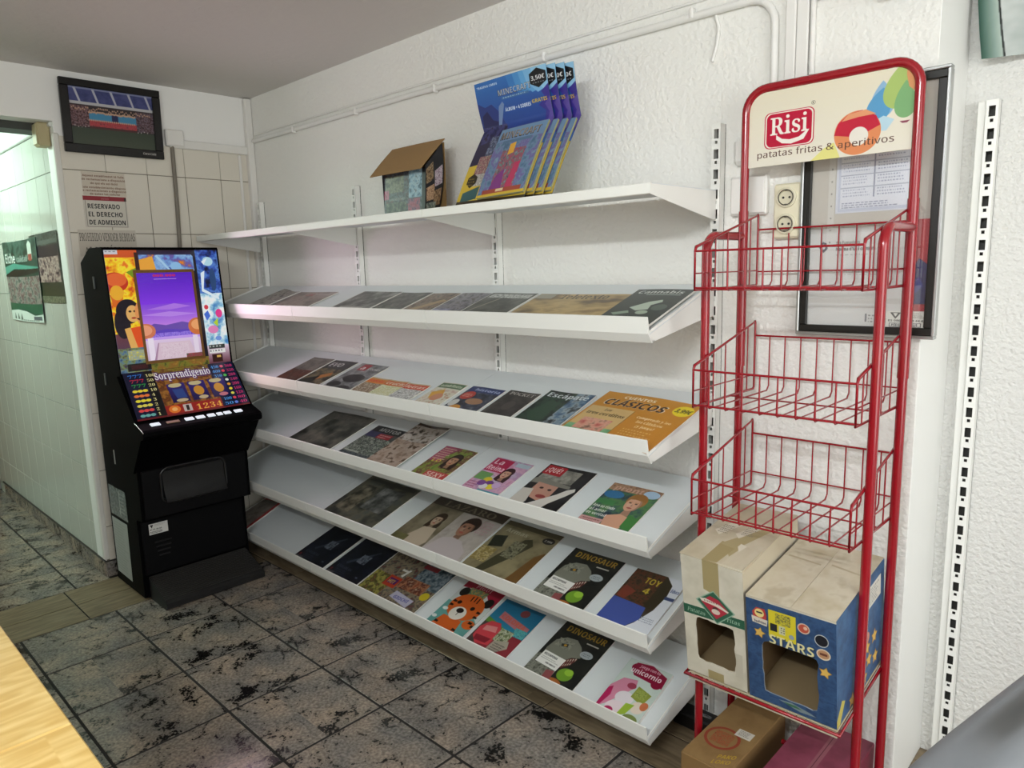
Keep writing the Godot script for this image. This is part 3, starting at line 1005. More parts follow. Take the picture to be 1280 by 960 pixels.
func left_wall_things() -> void:
	var white := mat("e6e4df", 0.45)
	# framed team photograph, leaning a little out of the wall at the top
	var t := Node3D.new()
	t.name = numbered("picture_frame")
	add_child(t)
	tag(t, "black framed team photograph hanging high over the passage corner", "picture frame")
	t.position = Vector3(-3.064, 2.256, 0.768)
	t.rotation.z = -0.05
	var bl := mat("0e0d0d", 0.25)
	var w := 0.240
	for e in [[Vector3(0.011, 0.022, 0), Vector3(0.022, 0.044, 2 * w)], [Vector3(0.011, 0.338, 0), Vector3(0.022, 0.036, 2 * w)], [Vector3(0.011, 0.182, -w + 0.020), Vector3(0.022, 0.276, 0.040)], [Vector3(0.011, 0.182, w - 0.020), Vector3(0.022, 0.276, 0.040)]]:
		lpart(t, "frame_rail", gbox(e[0], e[1], 0.003), bl)
	var p := pic(240, 168, "2d3a2c")
	p.r(0, 0, 1, 0.34, "3c4273")
	p.ph(0, 0, 1, 0.30, ["2f3568", "3d4479", "4a4f80"], 71, 0.08)
	p.r(0, 0, 1, 0.035, "7d83a6")
	for i in 5:
		p.p([0.06 + i * 0.21, 0.02, 0.09 + i * 0.21, 0.02, 0.145 + i * 0.21, 0.27, 0.12 + i * 0.21, 0.27], "b6b7c4")
	p.r(0, 0.25, 1, 0.05, "b9b8bb")
	p.r(0, 0.30, 1, 0.40, "2a2023")
	p.ph(0, 0.32, 0.22, 0.36, ["2a1a1e", "4f2a2e", "8b6f72", "3a2a38"], 72, 0.35)
	p.ph(0.78, 0.32, 0.22, 0.36, ["221a24", "4a2a2e", "7c6d78", "2e2636"], 73, 0.35)
	p.r(0.22, 0.43, 0.56, 0.13, "3f86ad")
	p.r(0.485, 0.43, 0.075, 0.13, "1d2450")
	p.ph(0.22, 0.56, 0.56, 0.10, ["9a2f33", "b8434a", "6b2a34"], 74, 0.3)
	var rg := RandomNumberGenerator.new()
	rg.seed = 8
	for i in 46:
		p.e(0.03 + 0.94 * i / 46.0, 0.34 + 0.05 * rg.randf(), 0.008, 0.016, "b7937c")
		p.e(0.22 + 0.56 * i / 46.0, 0.41 + rg.randf() * 0.02, 0.009, 0.018, "c09a82")
		if i % 2 == 0:
			p.e(0.22 + 0.56 * i / 46.0, 0.555, 0.009, 0.017, "bf9880")
			p.e(0.05 + 0.9 * i / 46.0, 0.66 + rg.randf() * 0.05, 0.006, 0.009, "c9c4bd")
	p.r(0.22, 0.66, 0.56, 0.045, "4a2326")
	p.gr(0, 0.70, 1, 0.30, "333f31", "434b3c")
	var pg := G.new()
	pg.quad(Vector3(0.008, 0.322, w - 0.038), Vector3(0.008, 0.322, -w + 0.038), Vector3(0.008, 0.042, -w + 0.038), Vector3(0.008, 0.042, w - 0.038), Vector3.RIGHT)
	pg.box(Vector3(0.004, 0.182, 0), Vector3(0.006, 0.30, 2 * w - 0.06))
	lpart(t, "photograph", pg, tex_mat(p.tex(), 0.3))
	var cc := pic(96, 26, "0e0d0d")
	cc.t("Coca-Cola", 0.06, 0.80, 0.56, "d8d6d2", 0.88, 2, 0.25)
	var cg := G.new()
	cg.quad(Vector3(0.0226, 0.034, -0.125), Vector3(0.0226, 0.034, -0.200), Vector3(0.0226, 0.014, -0.200), Vector3(0.0226, 0.014, -0.125), Vector3.RIGHT)
	lpart(t, "lettering", cg, tex_mat(cc.tex(), 0.3), "white script lettering on the frame")

	# notices
	var n1 := pic(190, 120, "c9bfb0")
	n1.tc("Aquest establiment té fulls", 0.5, 0.20, 0.085, "6b4a3a")
	n1.tc("de reclamacions a disposició", 0.5, 0.36, 0.085, "6b4a3a")
	n1.tc("de qui els sol·liciti", 0.5, 0.52, 0.085, "6b4a3a")
	n1.tc("Este establecimiento dispone", 0.5, 0.70, 0.085, "6b4a3a")
	n1.tc("de reclamaciones a disposición", 0.5, 0.84, 0.085, "6b4a3a")
	n1.tc("de quien las solicite", 0.5, 0.98, 0.085, "6b4a3a")
	single("notice", left_print(n1.tex(), -3.0642, 0.738, 0.945, 2.048, 2.165), tex_mat(n1.tex(), 0.4), "beige notice with six lines of brown print, topmost on the tiled wall", "notice")
	var n2 := pic(200, 150, "c9c4b8")
	n2.r(0.0, 0.0, 1.0, 0.14, "8e1f2c")
	n2.r(0.95, 0.03, 0.05, 0.11, "3a2024")
	n2.tc("AVISO", 0.5, 0.11, 0.06, "b56a70")
	n2.r(0.04, 0.15, 0.94, 0.84, "6f675c")
	n2.r(0.05, 0.15, 0.92, 0.83, "cdc8bc")
	n2.t("RESERVADO", 0.09, 0.40, 0.15, "151515", 0.74)
	n2.t("EL DERECHO", 0.09, 0.66, 0.15, "151515", 0.79)
	n2.t("DE ADMISION", 0.09, 0.92, 0.15, "151515", 0.84)
	single("notice", left_print(null, -3.0640, 0.742, 0.950, 1.886, 2.044), tex_mat(n2.tex(), 0.35), "white sign with a red top band and three lines of bold black capitals", "notice")
	var n3 := pic(260, 125, "c6beb0")
	n3.t("PROHIBIDO VENDER BEBIDAS", 0.02, 0.42, 0.30, "3f3a33", 0.96, 3)
	n3.t("ALCOHÓLICAS", 0.08, 0.95, 0.30, "3f3a33", 0.84, 3)
	single("notice", left_print(null, -3.0643, 0.712, 0.992, 1.735, 1.872), tex_mat(n3.tex(), 0.4), "beige notice in thin serif capitals just above the slot machine", "notice")

	# white cable ducts, box and grey hose
	single("cable_duct", gbox(Vector3(-3.056, 2.348, 0.262), Vector3(0.020, 0.046, 0.455), 0.004), white, "white horizontal cable duct along the top of the tiles", "cable duct")
	single("cable_duct", gbox(Vector3(-3.050, 1.25, 0.022), Vector3(0.040, 2.79, 0.040), 0.005), white, "white square duct standing in the corner of the two walls", "cable duct")
	single("tile_trim", gbox(Vector3(-3.062, 1.16, 0.086), Vector3(0.014, 2.32, 0.016), 0.005), white, "narrow white vertical strip closing the tiles near the corner", "trim strip")
	var jb := thing("junction_box", "white junction box on the tiles at the right of the team photograph", "junction box", Vector3(-3.05, 2.33, 0.462))
	part(jb, "body", gbox(Vector3(-3.052, 2.376, 0.462), Vector3(0.030, 0.090, 0.096), 0.004), white)
	part(jb, "lid", gbox(Vector3(-3.035, 2.376, 0.462), Vector3(0.006, 0.080, 0.086), 0.002), white)
	single("hose", gtube([Vector3(-3.055, 2.335, 0.476), Vector3(-3.055, 2.0, 0.480), Vector3(-3.055, 1.72, 0.490)], 0.011, 10), mat("7d766b", 0.6), "grey brown cable hose running down the tiles to the machine", "cable")
	var ab := thing("alarm_box", "yellowed plastic box at the top corner of the passage", "box", Vector3(-3.165, 2.285, 1.07))
	part(ab, "body", gbox(Vector3(-3.165, 2.342, 1.073), Vector3(0.085, 0.115, 0.055), 0.006), mat("b3a680", 0.5))
	part(ab, "cover", gbox(Vector3(-3.165, 2.342, 1.103), Vector3(0.072, 0.10, 0.008), 0.003), mat("b9ad88", 0.45))
	var sp := G.new()
	sp.ext(PackedVector2Array([Vector2(-3.34, 2.365), Vector2(-3.195, 2.365), Vector2(-3.18, 2.40), Vector2(-3.36, 2.40)]), Vector3.ZERO, Vector3.RIGHT, Vector3.UP, Vector3.BACK, 1.06, 1.245)
	single("ceiling_plate", sp, mat("3b3d3a", 0.6), "dark grey metal plate under the beam at the top left", "metal plate")

	# two team posters stuck on the passage tiles
	var a := pic(150, 150, "26332f")
	a.ph(0, 0, 1, 0.30, ["1d2420", "33403a", "55605a", "23231f"], 81, 0.10, 0.5)
	a.r(0.04, 0.10, 0.92, 0.06, "59635f")
	a.r(0.0, 0.18, 1, 0.24, "25222c")
	a.ph(0.05, 0.34, 0.9, 0.36, ["2b2530", "6f5a5c", "a58c86", "c6b2aa", "3c3038"], 82, 0.13)
	a.gr(0, 0.70, 1, 0.22, "20301f", "2e3c22")
	a.ph(0, 0.90, 1, 0.10, ["2c3a22", "8b8f78", "2f3522"], 83, 0.25)
	var ga := G.new()
	ga.sheet(func(u: float, v: float) -> Vector3:
		return Vector3(lerpf(-3.78, -3.205 - 0.02 * (1.0 - v), u), lerpf(1.872, 1.492, v) + 0.006 * u * (1.0 - v), 1.0462 + 0.0015 * (1.0 + sin(u * 9.0)) * (1.0 - v)), 14, 6, 0.001)
	single("poster", ga, tex_mat(a.tex(), 0.3), "dark crowd poster on the passage tiles, partly behind the green one", "poster")
	var b := pic(170, 170, "1f4a40")
	b.ph(0, 0, 1, 0.24, ["16332c", "2a4f45", "4a6a60", "1b3a33"], 84, 0.06)
	b.t("Elche", 0.05, 0.27, 0.12, "e8ece8", 0.30, 1)
	b.t("calidad", 0.40, 0.26, 0.075, "aebdb6", 0.30, 1)
	b.p([0.74, 0.06, 0.80, 0.02, 0.86, 0.06, 0.86, 0.24, 0.74, 0.24], "cfd6cf")
	b.r(0.75, 0.18, 0.10, 0.08, "9a4a3e")
	b.p([0, 0.32, 0.3, 0.27, 1, 0.34, 1, 0.36, 0.3, 0.34, 0, 0.42], "4e9a8a")
	b.p([0, 0.42, 0.3, 0.35, 1, 0.36, 1, 0.40, 0, 0.46], "14241f")
	b.ph(0, 0.44, 1, 0.36, ["27312f", "6a7a74", "a39a94", "5a3a40", "8c9a94"], 85, 0.13)
	b.p([0, 0.78, 1, 0.78, 1, 0.90, 0.72, 0.90, 0.4, 0.84, 0, 0.88], "176048")
	b.p([0, 0.88, 0.25, 0.855, 0.5, 0.87, 0.75, 0.92, 1, 0.90, 1, 1, 0, 1], "dfe9e2")
	for i in 3:
		b.p([0.10 + i * 0.10, 0.98, 0.13 + i * 0.10, 0.90, 0.16 + i * 0.10, 0.98], "46554e")
	b.r(0.70, 0.93, 0.26, 0.045, "5d6a72")
	b.l(0.30, 0.975, 0.6, 1, 0.03, "76817c", 0.4, 3)
	var gb := G.new()
	gb.sheet(func(u: float, v: float) -> Vector3:
		return Vector3(lerpf(-4.42 + 0.03 * v, -3.625 - 0.03 * v, u), lerpf(1.862, 1.378, v) - 0.006 * sin(u * 3.0), 1.0515 + 0.0015 * sin(u * 8.0)), 14, 6, 0.001)
	single("poster", gb, tex_mat(b.tex(), 0.3), "green and white poster with a white heading on the passage tiles", "poster")

# ---------------------------------------------------------------- shelving
const UX := [-2.985, -1.990, -0.995, 0.0]
const LIPB := [1.390, 1.0275, 0.728, 0.413, 0.099]      # underside of each display shelf at its front
const ROWN := ["upper", "second", "third", "fourth", "lowest"]

func post_geo(x: float, z: float, y0: float, y1: float) -> G:
	var g := G.new()
	# sides of the channel, then the slotted face
	for s in [-0.0138, 0.0138]:
		g.box(Vector3(x + s, (y0 + y1) / 2, z + 0.017), Vector3(0.0024, y1 - y0, 0.031))
	for s in [-0.0116, 0.0116]:
		g.box(Vector3(x + s, (y0 + y1) / 2, z + 0.0325), Vector3(0.0068, y1 - y0, 0.0024))
	var pitch := 0.0614
	var y := y1
	var k := 0
	while y > y0 + 0.02:
		# solid web between a long slot and a round hole
		g.box(Vector3(x, y - 0.008, z + 0.0325), Vector3(0.0166, 0.016, 0.0024))
		g.box(Vector3(x, y - 0.048, z + 0.0325), Vector3(0.0166, 0.0060, 0.0024))
		for sx in [-0.0063, 0.0063]:
			g.box(Vector3(x + sx, y - 0.056, z + 0.0325), Vector3(0.0040, 0.0100, 0.0024))
		g.box(Vector3(x, y - 0.0614 + 0.0005, z + 0.0325), Vector3(0.0166, 0.001, 0.0024))
		y -= pitch
		k += 1
	return g

func build_shelving() -> void:
	var wm := mat("f1f1ec", 0.38)
	var names := ["white slotted upright at the far left end of the shelving by the corner", "white slotted upright second from the left, between two shelf bays", "white slotted upright third from the left, between two shelf bays", "white slotted upright at the right end of the shelving behind the red rack"]
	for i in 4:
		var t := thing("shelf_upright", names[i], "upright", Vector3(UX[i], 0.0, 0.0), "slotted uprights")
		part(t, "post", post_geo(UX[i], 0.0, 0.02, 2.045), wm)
		part(t, "slot_shade_plate", gbox(Vector3(UX[i], 1.0325, 0.002), Vector3(0.030, 2.025, 0.003)), mat("3b3a37", 0.6))  # dark colour stands in for the shade seen through the slots
		part(t, "foot", gbox(Vector3(UX[i], 0.010, 0.018), Vector3(0.045, 0.020, 0.04), 0.003), wm)
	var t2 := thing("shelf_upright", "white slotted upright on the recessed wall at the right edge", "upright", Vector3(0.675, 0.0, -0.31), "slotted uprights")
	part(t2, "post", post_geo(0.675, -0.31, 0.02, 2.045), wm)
	part(t2, "slot_shade_plate", gbox(Vector3(0.675, 1.0325, -0.308), Vector3(0.030, 2.025, 0.003)), mat("3b3a37", 0.6))  # darkened likewise, as the shade inside the channel
	part(t2, "side_plate", gbox(Vector3(0.648, 1.03, -0.295), Vector3(0.020, 2.03, 0.022), 0.002), wm)
	part(t2, "foot", gbox(Vector3(0.675, 0.010, -0.292), Vector3(0.045, 0.020, 0.04), 0.003), wm)

	var dm := mat("e0e5e6", 0.42)
	var bays := ["left", "middle", "right"]
	for b in 3:
		var xa: float = UX[b] + 0.001
		var xb: float = UX[b + 1] - 0.001
		if b == 0:
			xa = UX[0] - 0.015
		if b == 2:
			xb = 0.004
		var xm := (xa + xb) / 2
		# flat top shelf
		var t := thing("shelf", "flat white metal top shelf of the %s bay" % bays[b], "shelf", Vector3(xm, 1.843, 0.2), "flat top shelves")
		part(t, "shelf_board", gbox(Vector3(xm, 1.8415, 0.222), Vector3(xb - xa, 0.003, 0.372)), dm)
		var lip := G.new()
		lip.ext(PackedVector2Array([Vector2(0.404, 1.843), Vector2(0.411, 1.843), Vector2(0.413, 1.841), Vector2(0.413, 1.814), Vector2(0.411, 1.812), Vector2(0.392, 1.812), Vector2(0.392, 1.815), Vector2(0.404, 1.818)]), Vector3.ZERO, Vector3.BACK, Vector3.UP, Vector3.RIGHT, xa, xb)
		part(t, "front_lip", lip, wm)
		for x in [xa + 0.004, xb - 0.001]:
			var br := G.new()
			br.ext(PackedVector2Array([Vector2(0.034, 1.840), Vector2(0.410, 1.840), Vector2(0.410, 1.812), Vector2(0.150, 1.768), Vector2(0.050, 1.752), Vector2(0.034, 1.752)]), Vector3.ZERO, Vector3.BACK, Vector3.UP, Vector3.RIGHT, x - 0.003, x)
			part(t, "bracket", br, wm)
		# five sloping display shelves
		for r in 5:
			var y: float = LIPB[r]
			var d := thing("shelf", "sloping white display shelf, %s row of the %s bay" % [ROWN[r], bays[b]], "shelf", Vector3(xm, y, 0.2), "sloping display shelves")
			var deck := G.new()
			var yf := y + 0.030
			deck.ext(PackedVector2Array([Vector2(0.412, yf - SLOPE * 0.002), Vector2(0.034, yf + SLOPE * 0.376), Vector2(0.034, yf + SLOPE * 0.376 - 0.003), Vector2(0.412, yf - 0.004)]), Vector3.ZERO, Vector3.BACK, Vector3.UP, Vector3.RIGHT, xa, xb)
			part(d, "shelf_board", deck, dm)
			var lp := G.new()
			lp.ext(PackedVector2Array([Vector2(0.411, yf), Vector2(0.4195, y + 0.076), Vector2(0.4215, y + 0.078), Vector2(0.4245, y + 0.076), Vector2(0.4180, y + 0.028), Vector2(0.3990, y + 0.001), Vector2(0.3950, y), Vector2(0.3850, y + 0.006), Vector2(0.3860, y + 0.009), Vector2(0.3940, y + 0.005), Vector2(0.4060, y + 0.022)]), Vector3.ZERO, Vector3.BACK, Vector3.UP, Vector3.RIGHT, xa, xb - 0.001)
			part(d, "front_lip", lp, wm)
			for x in [xa + 0.004, xb - 0.001]:
				var br := G.new()
				br.ext(PackedVector2Array([Vector2(0.034, yf + SLOPE * 0.376 - 0.002), Vector2(0.409, yf - 0.004), Vector2(0.395, y + 0.003), Vector2(0.115, y + 0.048), Vector2(0.034, y + 0.056)]), Vector3.ZERO, Vector3.BACK, Vector3.UP, Vector3.RIGHT, x - 0.003, x)
				part(d, "bracket", br, wm)
			# raised side edge of the deck at the free ends
			for x in ([xa + 0.001] if b == 0 else ([xb - 0.004] if b == 2 else [])):
				var se := G.new()
				se.ext(PackedVector2Array([Vector2(0.036, yf + SLOPE * 0.374), Vector2(0.411, yf), Vector2(0.412, yf + 0.007), Vector2(0.036, yf + SLOPE * 0.374 + 0.007)]), Vector3.ZERO, Vector3.BACK, Vector3.UP, Vector3.RIGHT, x, x + 0.003)
				part(d, "side_edge", se, wm)

# ---------------------------------------------------------------- magazines
# a magazine lying on a sloping shelf: pages, printed cover; x = middle, w = width, t1 = how far up the slope its head lies
func magazine(row: int, x: float, w: float, t1: float, tx: Texture2D, label: String, o := {}) -> Node3D:
	var t0: float = o.get("t0", 0.006)
	var l := t1 - t0
	var th: float = o.get("th", 0.005)
	var lift: float = o.get("lift", 0.0008)
	var t := Node3D.new()
	t.name = numbered(o.get("name", "magazine"))
	add_child(t)
	var groups := ["magazines on the upper display shelf", "magazines on the second display shelf", "magazines on the third display shelf", "magazines on the fourth display shelf", "magazines on the lowest display shelf"]
	tag(t, label, o.get("cat", "magazine"), groups[row])
	var yf: float = LIPB[row] + 0.030
	var up := Vector3(0, sin(PH), -cos(PH))
	var nn := Vector3(0, cos(PH), sin(PH))
	t.position = Vector3(x, yf, 0.41) + up * (t0 + l / 2) + nn * lift
	t.basis = Basis(Vector3.RIGHT, PH) * Basis(Vector3.UP, deg_to_rad(o.get("rot", 0.0)))
	var sag: float = o.get("sag", 0.002)
	var curl: float = o.get("curl", 0.0)
	var sd: float = x * 7.0
	var f := func(u: float, v: float) -> Vector3:
		var h := th + sag * (0.5 + 0.5 * sin(u * 5.0 + sd)) * (1.0 - 0.4 * v) + curl * pow(clampf(u, 0, 1), 5.0) * (1.2 - v)
		return Vector3((u - 0.5) * w, h, (v - 0.5) * l)
	var pg := G.new()
	pg.sheet(func(u: float, v: float) -> Vector3: return f.call(u, v) - Vector3(0, 0.0007, 0), 10, 3, th * 0.9)
	lpart(t, "pages", pg, mat("d9d6cf", 0.6))
	var cv := G.new()
	cv.sheet(f, 10, 3, 0.0006)
	var m := tex_mat(tx, o.get("rough", 0.3))
	lpart(t, "cover", cv, m)
	if o.has("sticker"):
		var s: Array = o.sticker      # u, v, width, height, turn
		var st := pic(70, 40, "e9e8e2")
		st.t("RECOMPENSA", 0.08, 0.30, 0.16, "3b3b3b", 0.62)
		st.l(0.08, 0.42, 0.84, 2, 0.13, "a9a8a2", 0.4, 4)
		st.l(0.40, 0.74, 0.5, 1, 0.16, "4c4b48", 0.6, 5)
		var sg := G.new()
		var c: Vector3 = f.call(s[0], s[1]) + Vector3(0, 0.0009, 0)
		var ax: Vector3 = Vector3(cos(s[4]), 0, sin(s[4])) * s[2] * 0.5
		var az: Vector3 = Vector3(-sin(s[4]), 0, cos(s[4])) * s[3] * 0.5
		sg.quad(c - ax - az, c + ax - az, c + ax + az, c - ax + az, Vector3.UP)
		lpart(t, "price_sticker", sg, tex_mat(st.tex(), 0.5), "white rectangular price sticker")
	return t

func cov(ratio: float, bg: String, ops: Callable, fw := 150) -> ImageTexture:
	var p := pic(fw, roundi(fw * ratio), bg)
	ops.call(p)
	return p.tex()

func puzzle(p: Pic, bg: String, band: String, inks: Array, sd: int, title: String) -> void:
	p.r(0, 0, 1, 0.26, band)
	p.r(0, 0, 1, 0.05, "c7b08a")
	p.t(title, 0.06, 0.21, 0.13, bg, 0.86, 1, 0.1)
	p.ph(0, 0.26, 1, 0.74, inks, sd, 0.12)

func build_magazines() -> void:
	var grey := ["2d2f2e", "4a4c49", "6f6e69", "8d877e"]
	# upper row, seen almost edge-on
	magazine(0, -2.50, 0.20, 0.30, cov(1.4, "8c8882", func(p): p.ph(0, 0, 1, 1, ["3c3a38", "8a857e", "a9a49c", "5d5852"], 101, 0.06)), "grey crumpled leaflet at the far left end of the upper shelf", {"sag": 0.012, "rot": -6.0})
	magazine(0, -2.20, 0.36, 0.29, cov(0.8, "857a72", func(p):
		p.ph(0, 0, 1, 1, ["6e625c", "8c7f78", "a3958d", "7d5f55"], 102, 0.06)
		p.t("Ok", 0.34, 0.20, 0.13, "a8473f", 0.0, 2)
		p.r(0.55, 0.10, 0.40, 0.05, "a99d96")), "wide brownish magazine with a faded red title, second on the upper shelf")
	magazine(0, -1.66, 0.30, 0.30, cov(0.95, "55584f", func(p):
		p.ph(0, 0, 1, 1, ["23261f", "494d45", "6b6e66", "8f908a"], 103, 0.06)
		p.r(0, 0, 0.03, 1, "d8d6d0")
		p.r(0.2, 0.62, 0.6, 0.06, "a7a69f")
		p.r(0.10, 0.05, 0.28, 0.06, "232520")), "dark grey magazine with a white left edge on the upper shelf")
	magazine(0, -1.385, 0.21, 0.29, cov(1.36, "3f423c", func(p): p.ph(0, 0, 1, 1, ["1f221e", "3d413b", "5a5d54", "75736a"], 104, 0.05)), "dark olive grey magazine left of the brown patterned one on the upper shelf")
	magazine(0, -1.18, 0.175, 0.285, cov(1.5, "6a5a4a", func(p):
		p.ph(0, 0, 1, 1, ["3c3027", "6e5b49", "8d7a64", "55504a"], 105, 0.06)
		p.p([0.0, 0.75, 0.8, 0.25, 1, 0.3, 0.2, 0.85], "a98f66")), "brown patterned magazine on the upper shelf")
	magazine(0, -1.0, 0.17, 0.29, cov(1.5, "6d7088", func(p):
		p.ph(0, 0, 1, 1, ["3a3a3e", "6f6d74", "8c8a94", "4c463d"], 106, 0.06)
		p.ph(0, 0.6, 0.6, 0.4, ["7c7f9a", "9a9db6", "6b6e8c"], 107, 0.05)), "magazine with a pale violet lower corner on the upper shelf")
	magazine(0, -0.785, 0.24, 0.29, cov(1.2, "42463f", func(p):
		p.ph(0, 0, 1, 1, ["2b2e2a", "454943", "5e615a"], 108, 0.05)
		p.ph(0.05, 0.04, 0.9, 0.14, ["5b5f59", "b3b5b2", "d8d9d6"], 109, 0.3)
		p.p([0, 0.85, 0.35, 0.2, 0.40, 0.2, 0.05, 0.85], "8b8878")), "dark magazine with a broken white title on the upper shelf")
	magazine(0, -0.44, 0.41, 0.285, cov(0.68, "a38d62", func(p):
		p.ph(0, 0, 1, 1, ["5f4d33", "a58c5d", "c2a873", "8b7147"], 110, 0.05, 0.4)
		p.t("Teletexto", 0.28, 0.16, 0.14, "3a342a", 0.52, 2)
		p.r(0.0, 0.02, 0.2, 0.14, "9b9786")
		p.r(0, 0.93, 1, 0.07, "6b4a3a")), "wide tan magazine with a dark title, second from the right on the upper shelf")
	magazine(0, -0.122, 0.212, 0.312, cov(1.42, "2f3a37", func(p):
		p.gr(0, 0, 1, 1, "34403c", "26302e")
		p.t("Cannabis", 0.08, 0.125, 0.075, "d8dcd8", 0.80, 1, 0.12)
		p.r(0.28, 0.15, 0.6, 0.02, "97a29c")
		p.p([0.30, 0.52, 0.52, 0.36, 0.70, 0.30, 0.74, 0.36, 0.62, 0.45, 0.66, 0.56, 0.48, 0.60], "b9c8b8")
		p.p([0.10, 0.66, 0.36, 0.60, 0.42, 0.66, 0.2, 0.72], "8fa38f")
		p.e(0.80, 0.50, 0.12, 0.08, "56665c")
		p.e(0.62, 0.64, 0.10, 0.05, "a4b5a2")
		p.t("LAS MUJERES GROW", 0.06, 0.80, 0.045, "b9d0b8", 0.72)), "dark green glossy magazine with pale leaves at the right end of the upper shelf", {"lift": 0.006, "th": 0.008})
	# second row
	magazine(1, -2.231, 0.200, 0.315, cov(1.5, "6f6a62", func(p):
		p.ph(0, 0, 1, 0.55, ["5d5a54", "7b766e", "8b867d"], 120, 0.05)
		p.ph(0, 0.45, 1, 0.55, ["5a2f27", "6c4236", "4a2a22", "7a6a5c"], 121, 0.05)
		p.r(0.06, 0.04, 0.5, 0.06, "8f8b84")), "grey and dark red magazine, leftmost on the second shelf")
	magazine(1, -2.015, 0.203, 0.313, cov(1.5, "3a3c3b", func(p):
		p.ph(0, 0.28, 1, 0.72, ["1f1c16", "3d3a30", "8b7a56", "565a54"], 122, 0.06)
		p.r(0, 0, 1, 0.30, "2f3334")
		p.t("EVO", 0.10, 0.22, 0.13, "d9dad8", 0.55)
		p.p([0.45, 0.55, 0.75, 0.40, 0.85, 0.50, 0.55, 0.70], "b5763a")
		p.p([0.05, 0.70, 0.5, 0.55, 0.6, 0.8, 0.1, 0.95], "17130e")), "dark car magazine with three white title letters on the second shelf")
	magazine(1, -1.764, 0.222, 0.312, cov(1.4, "7b7e7f", func(p):
		p.ph(0, 0, 1, 1, ["4e5253", "7d8081", "a5a7a6"], 123, 0.06)
		p.r(0.18, 0.03, 0.30, 0.20, "a3232f")
		p.t("a", 0.24, 0.20, 0.11, "e6e2de", 0.14)
		p.t("COCHES", 0.50, 0.18, 0.06, "d9d9d7", 0.42)
		p.e(0.55, 0.48, 0.34, 0.13, "1c1f21")
		p.e(0.25, 0.72, 0.22, 0.09, "25282a")
		p.e(0.70, 0.80, 0.24, 0.09, "2b2e30")
		p.l(0.05, 0.90, 0.9, 2, 0.04, "d0d0ce", 0.5, 3)), "grey car magazine with a red square logo on the second shelf")
	magazine(1, -1.572, 0.132, 0.200, cov(1.5, "d8d4c4", func(p): puzzle(p, "d9342b", "d98a2c", ["5b3a24", "d6d0be", "6b4a2e", "b9b39b"], 124, "sudoku"), 110), "small orange headed puzzle book, left one of three on the second shelf")
	magazine(1, -1.432, 0.142, 0.200, cov(1.45, "d9d8b8", func(p): puzzle(p, "e8e0d0", "d2692a", ["e4e4d2", "c9c884", "eef0e6", "a9b05a"], 125, "crucis"), 110), "small orange headed puzzle book with a pale yellow cover, middle of three")
	magazine(1, -1.285, 0.145, 0.196, cov(1.4, "d8d8d4", func(p): puzzle(p, "e9d9cc", "cf4a24", ["e6e6e2", "9b9b98", "f0f0ee", "5c5c5a"], 126, "letras"), 110), "small red headed puzzle book with a black and white cover, right one of three")
	magazine(1, -1.099, 0.152, 0.240, cov(1.6, "cfcbb9", func(p):
		p.ph(0, 0.2, 1, 0.8, ["c2a99a", "d9cfc0", "cfd0be", "b98a6f"], 127, 0.06)
		p.r(0.02, 0.02, 0.96, 0.17, "4f6f4c")
		p.t("autodefinidos", 0.08, 0.15, 0.09, "d9dec9", 0.84)
		p.p([0.1, 0.38, 0.45, 0.24, 0.62, 0.40, 0.3, 0.60], "d8a23a")
		p.e(0.52, 0.52, 0.20, 0.13, "c98a6b")), "pastel puzzle magazine with a green title band on the second shelf")
	magazine(1, -0.898, 0.186, 0.240, cov(1.28, "22283f", func(p):
		p.ph(0, 0.18, 1, 0.82, ["14161f", "252b3c", "3b4254", "6d6f74"], 128, 0.06)
		p.r(0, 0, 1, 0.19, "2a3a6c")
		p.t("historia", 0.22, 0.14, 0.08, "aeb8d8", 0.72)
		p.e(0.22, 0.32, 0.19, 0.14, "b2382f")
		p.l(0.10, 0.27, 0.26, 3, 0.04, "e0c9b8", 0.5, 2)
		p.e(0.60, 0.48, 0.24, 0.10, "9b7356")
		p.e(0.32, 0.74, 0.16, 0.09, "c98a2e")
		p.e(0.12, 0.60, 0.12, 0.12, "c9c9c6")
		p.l(0.55, 0.80, 0.4, 3, 0.05, "a9adb4", 0.5, 3)), "dark blue magazine with a red round spot on the second shelf")
	magazine(1, -0.704, 0.156, 0.247, cov(1.58, "34302f", func(p):
		p.ph(0, 0, 1, 1, ["262423", "373332", "45403e"], 129, 0.06)
		p.t("POCKET", 0.10, 0.13, 0.085, "b9b5b0", 0.80, 2)
		p.e(0.52, 0.45, 0.16, 0.14, "4b4543")
		p.l(0.12, 0.84, 0.5, 2, 0.04, "8b8681", 0.5, 3)), "charcoal pocket magazine with a pale serif title on the second shelf")
	magazine(1, -0.497, 0.212, 0.283, cov(1.34, "1f2826", func(p):
		p.ph(0, 0, 1, 1, ["10161a", "1d2a28", "2f4a3a", "26302f"], 130, 0.05)
		p.ph(0.62, 0.0, 0.38, 1.0, ["2c4a6c", "5c7890", "9aa7ae", "1a2226"], 131, 0.05)
		p.p([0.10, 0.62, 0.26, 0.22, 0.50, 0.30, 0.52, 0.70, 0.30, 0.80], "2f4a39")
		p.t("Escápate", 0.06, 0.16, 0.11, "d5dde0", 0.88)
		p.t("EL VERANO", 0.05, 0.86, 0.055, "dfe3e2", 0.52)
		p.t("DE TU VIDA", 0.05, 0.95, 0.055, "dfe3e2", 0.50)), "dark travel magazine with a white title beside the big orange one", {"sag": 0.004})
